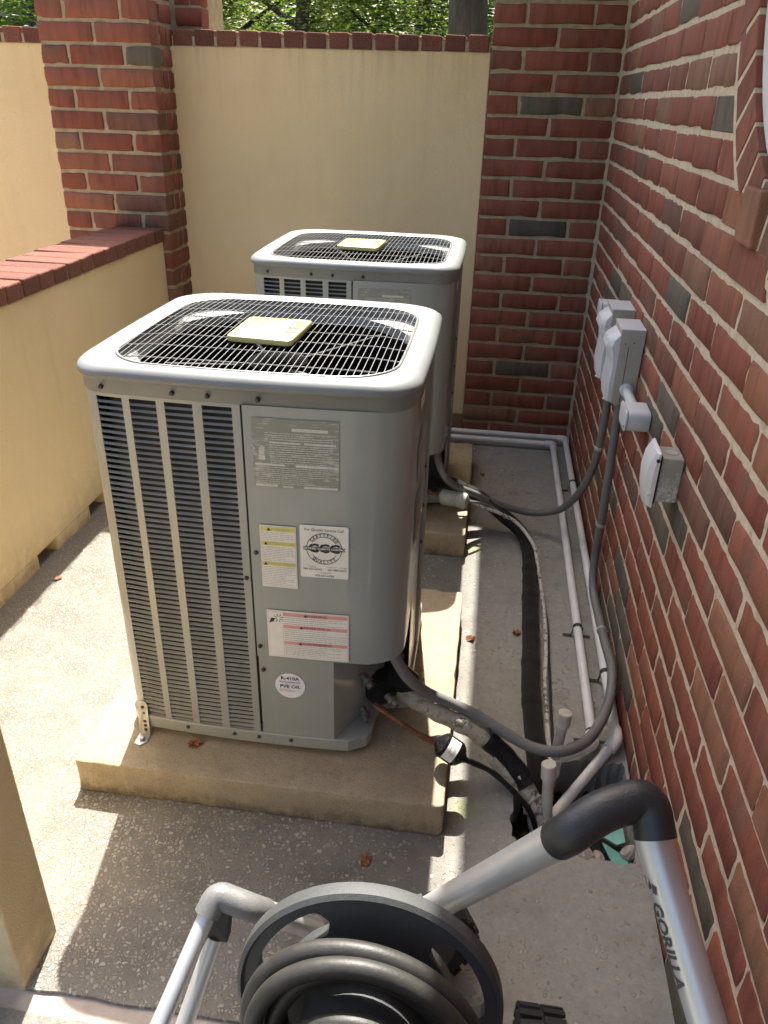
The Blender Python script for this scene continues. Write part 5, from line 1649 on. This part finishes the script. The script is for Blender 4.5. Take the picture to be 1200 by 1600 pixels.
# ---- rubble and shards in the hole
for lab, pts, z0, tilt in (('turquoise shard against the brick wall at the back of the hole', [(0.352, 1.285), (0.405, 1.292), (0.404, 1.240), (0.385, 1.232), (0.350, 1.262)], -0.050, 0.15),
                          ('turquoise triangular shard at the front edge of the hole', [(0.350, 1.225), (0.402, 1.195), (0.400, 1.160), (0.368, 1.160)], -0.035, -0.2)):
    mb = MB().prism(pts, 0, 0.006)
    cxm = sum(p[0] for p in pts) / len(pts); cym = sum(p[1] for p in pts) / len(pts)
    mb.v = [(x, y, z0 + z_ + (x - cxm) * tilt - (y - cym) * 0.12) for x, y, z_ in mb.v]
    tag(mb.build('tile_shard', 'teal', None, bevel=0.001), lab, 'shard')
rnd = random.Random(21)
for lab, x, y, z_, s_ in (('pale broken concrete lump under the cart tube', 0.262, 1.190, -0.035, 0.026), ('pale stone lump in the middle of the hole edge', 0.305, 1.180, -0.030, 0.030), ('small pale chip beside the turquoise shard', 0.338, 1.180, -0.025, 0.014),
                          ('pale pebble beside the capped drain standpipe', 0.285, 1.33, -0.045, 0.018), ('rough stone against the wall beside the turquoise shards', 0.405, 1.205, -0.030, 0.018)):
    bm = bmesh.new(); bmesh.ops.create_icosphere(bm, subdivisions=2, radius=1)
    for v in bm.verts:
        k = 1 + 0.35 * noise.noise(v.co * 1.7 + Vector((x * 90, y * 70, 0)))
        v.co = Vector((v.co.x * s_ * 1.3 * k, v.co.y * s_ * 0.8 * k, v.co.z * s_ * 0.7 * k))
    me = bpy.data.meshes.new('stone'); bm.to_mesh(me); bm.free(); me.materials.append(MATS['stone_pale'])
    o = link('stone', me, None, (x, y, z_), (0, 0, rnd.uniform(0, 3)))
    tag(o, lab, 'stone')

# ---- fallen leaves
def leaf(label, x, y, z_, s_, rot, curl=0.5):
    mb = MB()
    rnd = random.Random(int(x * 1000) + 99)
    n = 14
    ring = []
    for k in range(n):
        a = 6.2832 * k / n
        r_ = s_ * (0.55 + 0.45 * abs(math.cos(a * 2.5))) * rnd.uniform(0.8, 1.1)
        ring.append((r_ * math.cos(a), r_ * 0.75 * math.sin(a), s_ * curl * rnd.uniform(0.1, 0.8)))
    mb.add([(0, 0, s_ * 0.12)] + ring, [(0, 1 + k, 1 + (k + 1) % n) for k in range(n)])
    mb.add([(0, 0, s_ * 0.12 - 0.0012)] + [(a_, b_, c_ - 0.0012) for a_, b_, c_ in ring], [(0, 1 + (k + 1) % n, 1 + k) for k in range(n)])
    o = mb.build('fallen_leaf', 'dead_leaf', None, loc=(x, y, z_), rot=(0, 0, rot))
    tag(o, label, 'leaf', 'dead leaves on the ground')
leaf('curled orange leaf on the nearer concrete pad', -0.574, 1.243, 0.0905, 0.020, 0.4, 0.8)
leaf('brown crumbled leaf on the paving in front of the nearer pad', -0.152, 1.074, 0.001, 0.020, 1.6, 0.3)
leaf('brown leaf on the paving in the strip of sun', 0.034, 1.863, 0.001, 0.018, 0.2, 0.8)
leaf('brown leaf beside the black foam pipe', 0.168, 1.918, 0.001, 0.018, 1.2, 0.8)
leaf('dark leaf on the paving near the farther pad', 0.04, 3.019, 0.001, 0.016, 2.0, 0.5)
leaf('small leaf by the foot of the low wall', -1.302, 1.957, 0.001, 0.016, 0.9, 0.6)

# ---- hose reel cart in the foreground
cart = empty('hose_reel_cart', (-0.05, 0.55, -0.004))
tag(cart, 'aluminium hose reel cart with dark plastic joints in the foreground', 'hose reel')
TR = 0.020
CP = Vector((0, 0, 1.40))
Er = Vector((0.220, 0.645, 0.712)); Vr0 = Vector((0.135, 0.600, 0.706)); Vx = Vector((-0.080, 0.838, 0.130))
El = Vector((-0.345, 0.738, 0.286))
Pb = Vector((0.290, 0.515, 0.560))
Fr = Er + (Pb - Er) * 1.9
Pl = Vector((-0.389, 0.612, 0.182)); Fl = El + (Pl - El) * 2.0
tr = part(MB().tube([Er + (Pb - Er).normalized() * 0.03, Fr], TR, 24), 'handle_tube', 'alu', cart, smooth=True)
dv = (Vx - Vr0).normalized()
part(MB().tube([Vr0 + dv * 0.012, Vx], TR, 20), 'frame_tube', 'alu', cart, smooth=True)
# right plastic elbow
kn = Vector((0.176, 0.500, 0.872))
part(MB().tube(fillet([Vr0 + dv * 0.022, Vr0 - dv * 0.004, Vector((0.168, 0.6152, 0.7307)) , Vector((0.2175, 0.632, 0.742)), Vector((0.226, 0.604, 0.712))], 0.024, 10), TR + 0.0022, 24), 'elbow_joint', 'joint_dark', cart, smooth=True)
part(MB().lathe([(0.0042, 0), (0.0042, 0.0015), (0.0025, 0.0026)], Vr0 + dv * 0.010 + Vector((0.004, -0.0195, 0.0085)), (0.12, -0.85, 0.52), 12), 'rivet', 'steel', cart, smooth=True)
# left elbow, tubes, bracket
Vl = Vector((-0.286, 0.746, 0.284)); dl = (Vector((-0.188, 0.858, 0.078)) - Vl).normalized()
part(MB().tube([Vl + dl * 0.036, Vl + dl * 0.21], 0.0185, 20), 'frame_tube', 'alu', cart, smooth=True)
part(MB().tube([El, Fl], 0.0138, 18), 'brace_tube', 'alu', cart, smooth=True)
dlb = (Fl - El).normalized()
part(MB().tube(fillet([El + dlb * 0.014, El + Vector((0.006, 0.012, 0.012)), Vl + dl * 0.005, Vl + dl * 0.045], 0.03, 8), 0.0208, 20), 'elbow_joint', 'joint_grey', cart, smooth=True)
L2 = Vector((-0.340, 0.728, 0.225)); L2e = L2 + (Vector((-0.378, 0.640, 0.095)) - L2) * 1.5
part(MB().tube([L2, L2e], 0.0142, 18), 'brace_tube', 'alu', cart, smooth=True)
bk = MB()
pa, pb, pc, pd = El + Vector((-0.004, 0.004, -0.01)), El + Vector((0.030, 0.01, -0.012)), L2 + Vector((0.022, 0.002, 0.0)), L2 + Vector((-0.016, 0.0, 0.004))
for off in (-0.010, 0.010):
    q = Vector((0.004, -0.004, 0.0)) * 0
    vs = [p + Vector((0, off, 0)) for p in (pa, pb, pc, pd)]
    bk.add(vs, [(0, 1, 2, 3)])
bk.f += [(0, 1, 5, 4), (1, 2, 6, 5), (2, 3, 7, 6), (3, 0, 4, 7)]
part(bk, 'bracket_plate', 'joint_dark', cart, bevel=0.002)
part(MB().lathe([(0.005, 0), (0.005, 0.002), (0.003, 0.004)], Vl + dl * 0.012 + Vector((0.0, -0.014, -0.004)), (0.1, -0.8, 0.5), 10), 'bolt', 'steel', cart, smooth=True)
# lettering on the handle tube
ax = (Fr - Er).normalized()
toCam = (Vector((0, 0, 1.4)) - (Er + Pb) / 2); toCam -= ax * toCam.dot(ax); toCam.normalize()
sideV = ax.cross(toCam)
vs, fs = subdiv(*text_mesh('GORILLA', 0.0195, 'LEFT', 0.0007, 1.10))
mb = MB()
ang0 = R(58)
def on_tube(u, v):
    a = ang0 - v / TR
    return Er + ax * u + (toCam * math.cos(a) + sideV * math.sin(a)) * (TR + 0.0003)
SGN = 1
mb.add([on_tube(0.094 + u, SGN * v) for u, v in vs], fs)
mk = [[(0.044, -0.006), (0.050, -0.008), (0.056, -0.003), (0.054, 0.002), (0.047, 0.001)], [(0.050, 0.003), (0.058, 0.001), (0.060, 0.005), (0.053, 0.007)]]
for pl in mk: mb.add([on_tube(0.012 + u * 1.25, SGN * v * 1.25) for u, v in pl], [tuple(range(len(pl)))])
part(mb, 'lettering', 'ink_soft', tr)
# reel: slotted flange, hub, coils of hose
RC = Vector((-0.080, 0.616, 0.318)); tilt = R(10)
nrm = Vector((0.0, -math.cos(tilt), math.sin(tilt)))
ru = Vector((1, 0, 0)); rv = ru.cross(nrm) * -1
rv = Vector((0, math.sin(tilt), math.cos(tilt)))
def on_reel(r_, a, h):
    return RC + (ru * math.cos(a) + rv * math.sin(a)) * r_ + nrm * h
FR = 0.182
def flange(h0, h1, name):
    n = 96
    mb = MB()
    slots = [(-2, 53), (115, 172), (238, 293)]
    def is_slot(deg):
        return any(a <= deg % 360 <= b or a <= deg % 360 - 360 <= b for a, b in slots)
    def slot_edges(deg):
        for a, b in slots:
            for dd in (deg % 360, deg % 360 - 360):
                if a <= dd <= b:
                    m_ = min(dd - a, b - dd)
                    w = 0.020 * math.sqrt(max(0.0, 1 - max(0, 1 - m_ / 7) ** 2))
                    return 0.138 - w, 0.138 + w
        return None
    def prof(a, r_in, r_out, rim):
        if rim:
            return [(r_in, h1 - 0.004), (r_out - 0.010, h1 - 0.003), (r_out - 0.006, h1 + 0.003), (r_out, h1 - 0.002), (r_out + 0.001, (h0 + h1) / 2), (r_out, h0 + 0.002), (r_out - 0.006, h0 - 0.002), (r_in, h0)]
        return [(r_in, h1 - 0.004), (r_out, h1 - 0.004), (r_out, h0), (r_in, h0)]
    N = 240
    for band in ('in', 'out'):
        rings = []
        for k in range(N + 1):
            deg = 360 * k / N; a = R(deg)
            e = slot_edges(deg)
            ri, ro = e if e else (0.138, 0.138)
            pf = prof(a, 0.05, ri, False) if band == 'in' else prof(a, ro, FR, True)
            rings.append([on_reel(r_, a, h) for r_, h in pf])
        mb.rings(rings)
    return part(mb, name, 'reel_plastic', cart, smooth=35)
flange(-0.018, 0.006, 'reel_flange')
part(MB().lathe([(0.082, 0), (0.082, 0.22)], RC + nrm * 0.002, nrm, 40), 'reel_drum', 'reel_plastic', cart, smooth=30)
flange(0.225, 0.248, 'reel_flange')
part(MB().lathe([(0.026, -0.07), (0.026, -0.02), (0.05, -0.017)], RC, nrm, 20), 'axle', 'joint_dark', cart, smooth=30)
def coil(h, rad, hr, sq=1.0, phase=0):
    pts = [on_reel(rad * (1 + 0.014 * math.sin(3 * a + phase) + 0.02 * math.sin(a - 1.1 + phase)), a, h + 0.006 * math.sin(a + phase) + 0.003 * math.sin(2 * a + 2 * phase)) for a in [6.28318 * k / 90 for k in range(91)]]
    mb = MB()
    rings = []
    for i, p in enumerate(pts[:-1]):
        a = 6.28318 * i / 90
        rd = (ru * math.cos(a) + rv * math.sin(a))
        rings.append([p + rd * hr * math.cos(6.28318 * k / 14) + nrm * hr * math.sin(6.28318 * k / 14) for k in range(14)])
    rings.append(rings[0])
    mb.rings(rings)
    return mb
for h, rad, ph in ((0.056, 0.147, 0.3), (0.081, 0.141, 1.4), (0.142, 0.106, 2.2), (0.166, 0.109, 0.9), (0.190, 0.106, 0.2), (0.034, 0.118, 0.8), (0.068, 0.118, 2.8), (0.110, 0.088, 1.8)):
    part(coil(h, rad, 0.0125, 1, ph), 'hose_coil', 'hose', cart, smooth=True)
part(MB().rings([[on_reel(r_, 6.28318 * k / 60, h) for k in range(60)] for r_, h in ((0.1500, 0.0722), (0.1512, 0.0722))]), 'red_stripe', 'hose_red', cart)
# wheels with lugged tyres, black base
def wheel(c, axis, rad, w):
    axis = Vector(axis).normalized()
    u = axis.orthogonal().normalized(); v = axis.cross(u)
    c = Vector(c)
    wh = part(MB().lathe([(0.02, -w / 2), (rad * 0.55, -w / 2), (rad * 0.6, -w * 0.35), (rad * 0.6, w * 0.35), (rad * 0.55, w / 2), (0.02, w / 2)], c, axis, 24), 'wheel', 'reel_plastic', cart, smooth=30)
    part(MB().lathe([(rad * 0.58, -w * 0.45), (rad * 0.85, -w / 2), (rad * 0.95, -w * 0.42), (rad * 0.965, 0), (rad * 0.95, w * 0.42), (rad * 0.85, w / 2), (rad * 0.58, w * 0.45)], c, axis, 40, False), 'tyre', 'rubber', wh, smooth=30)
    lug = MB()
    for k in range(22):
        a = 6.28318 * k / 22
        for s_ in (-1, 1):
            aa = a + (0.5 * 6.28318 / 22 if s_ > 0 else 0)
            rd = u * math.cos(aa) + v * math.sin(aa); tg = axis.cross(rd)
            o_ = c + rd * rad * 0.955
            pts = [o_ + axis * s_ * e * w + tg * t_ * rad * 0.085 + rd * h for h in (0, rad * 0.06) for e, t_ in ((0.03, -1), (0.50, -1), (0.50, 1), (0.03, 1))]
            lug.add(pts, [(3, 2, 1, 0), (4, 5, 6, 7), (0, 1, 5, 4), (1, 2, 6, 5), (2, 3, 7, 6), (3, 0, 4, 7)])
    o = part(lug, 'tread_lugs', 'rubber', wh)
    return wh
wheel((-0.020, 0.845, 0.098), (0.5, -0.86, 0), 0.100, 0.055)
wheel((0.178, 0.680, 0.086), (1, 0, 0), 0.088, 0.07)
wheel((-0.30, 0.36, 0.096), (1, 0, 0), 0.104, 0.06)
wheel((0.17, 0.30, 0.096), (1, 0, 0), 0.104, 0.06)
part(MB().tube(fillet([(-0.27, 0.62, 0.12), (0.14, 0.66, 0.11), (0.14, 0.30, 0.11), (-0.27, 0.36, 0.11), (-0.27, 0.62, 0.12)], 0.04), 0.017, 14), 'base_frame', 'joint_dark', cart, smooth=True)
part(MB().tube([(-0.08, 0.69, 0.325), (-0.06, 0.80, 0.12)], 0.016, 12), 'axle_post', 'joint_dark', cart, smooth=True)
part(MB().tube([Fr, (0.28, 0.30, 0.10)], TR, 16), 'front_leg', 'alu', cart, smooth=True)
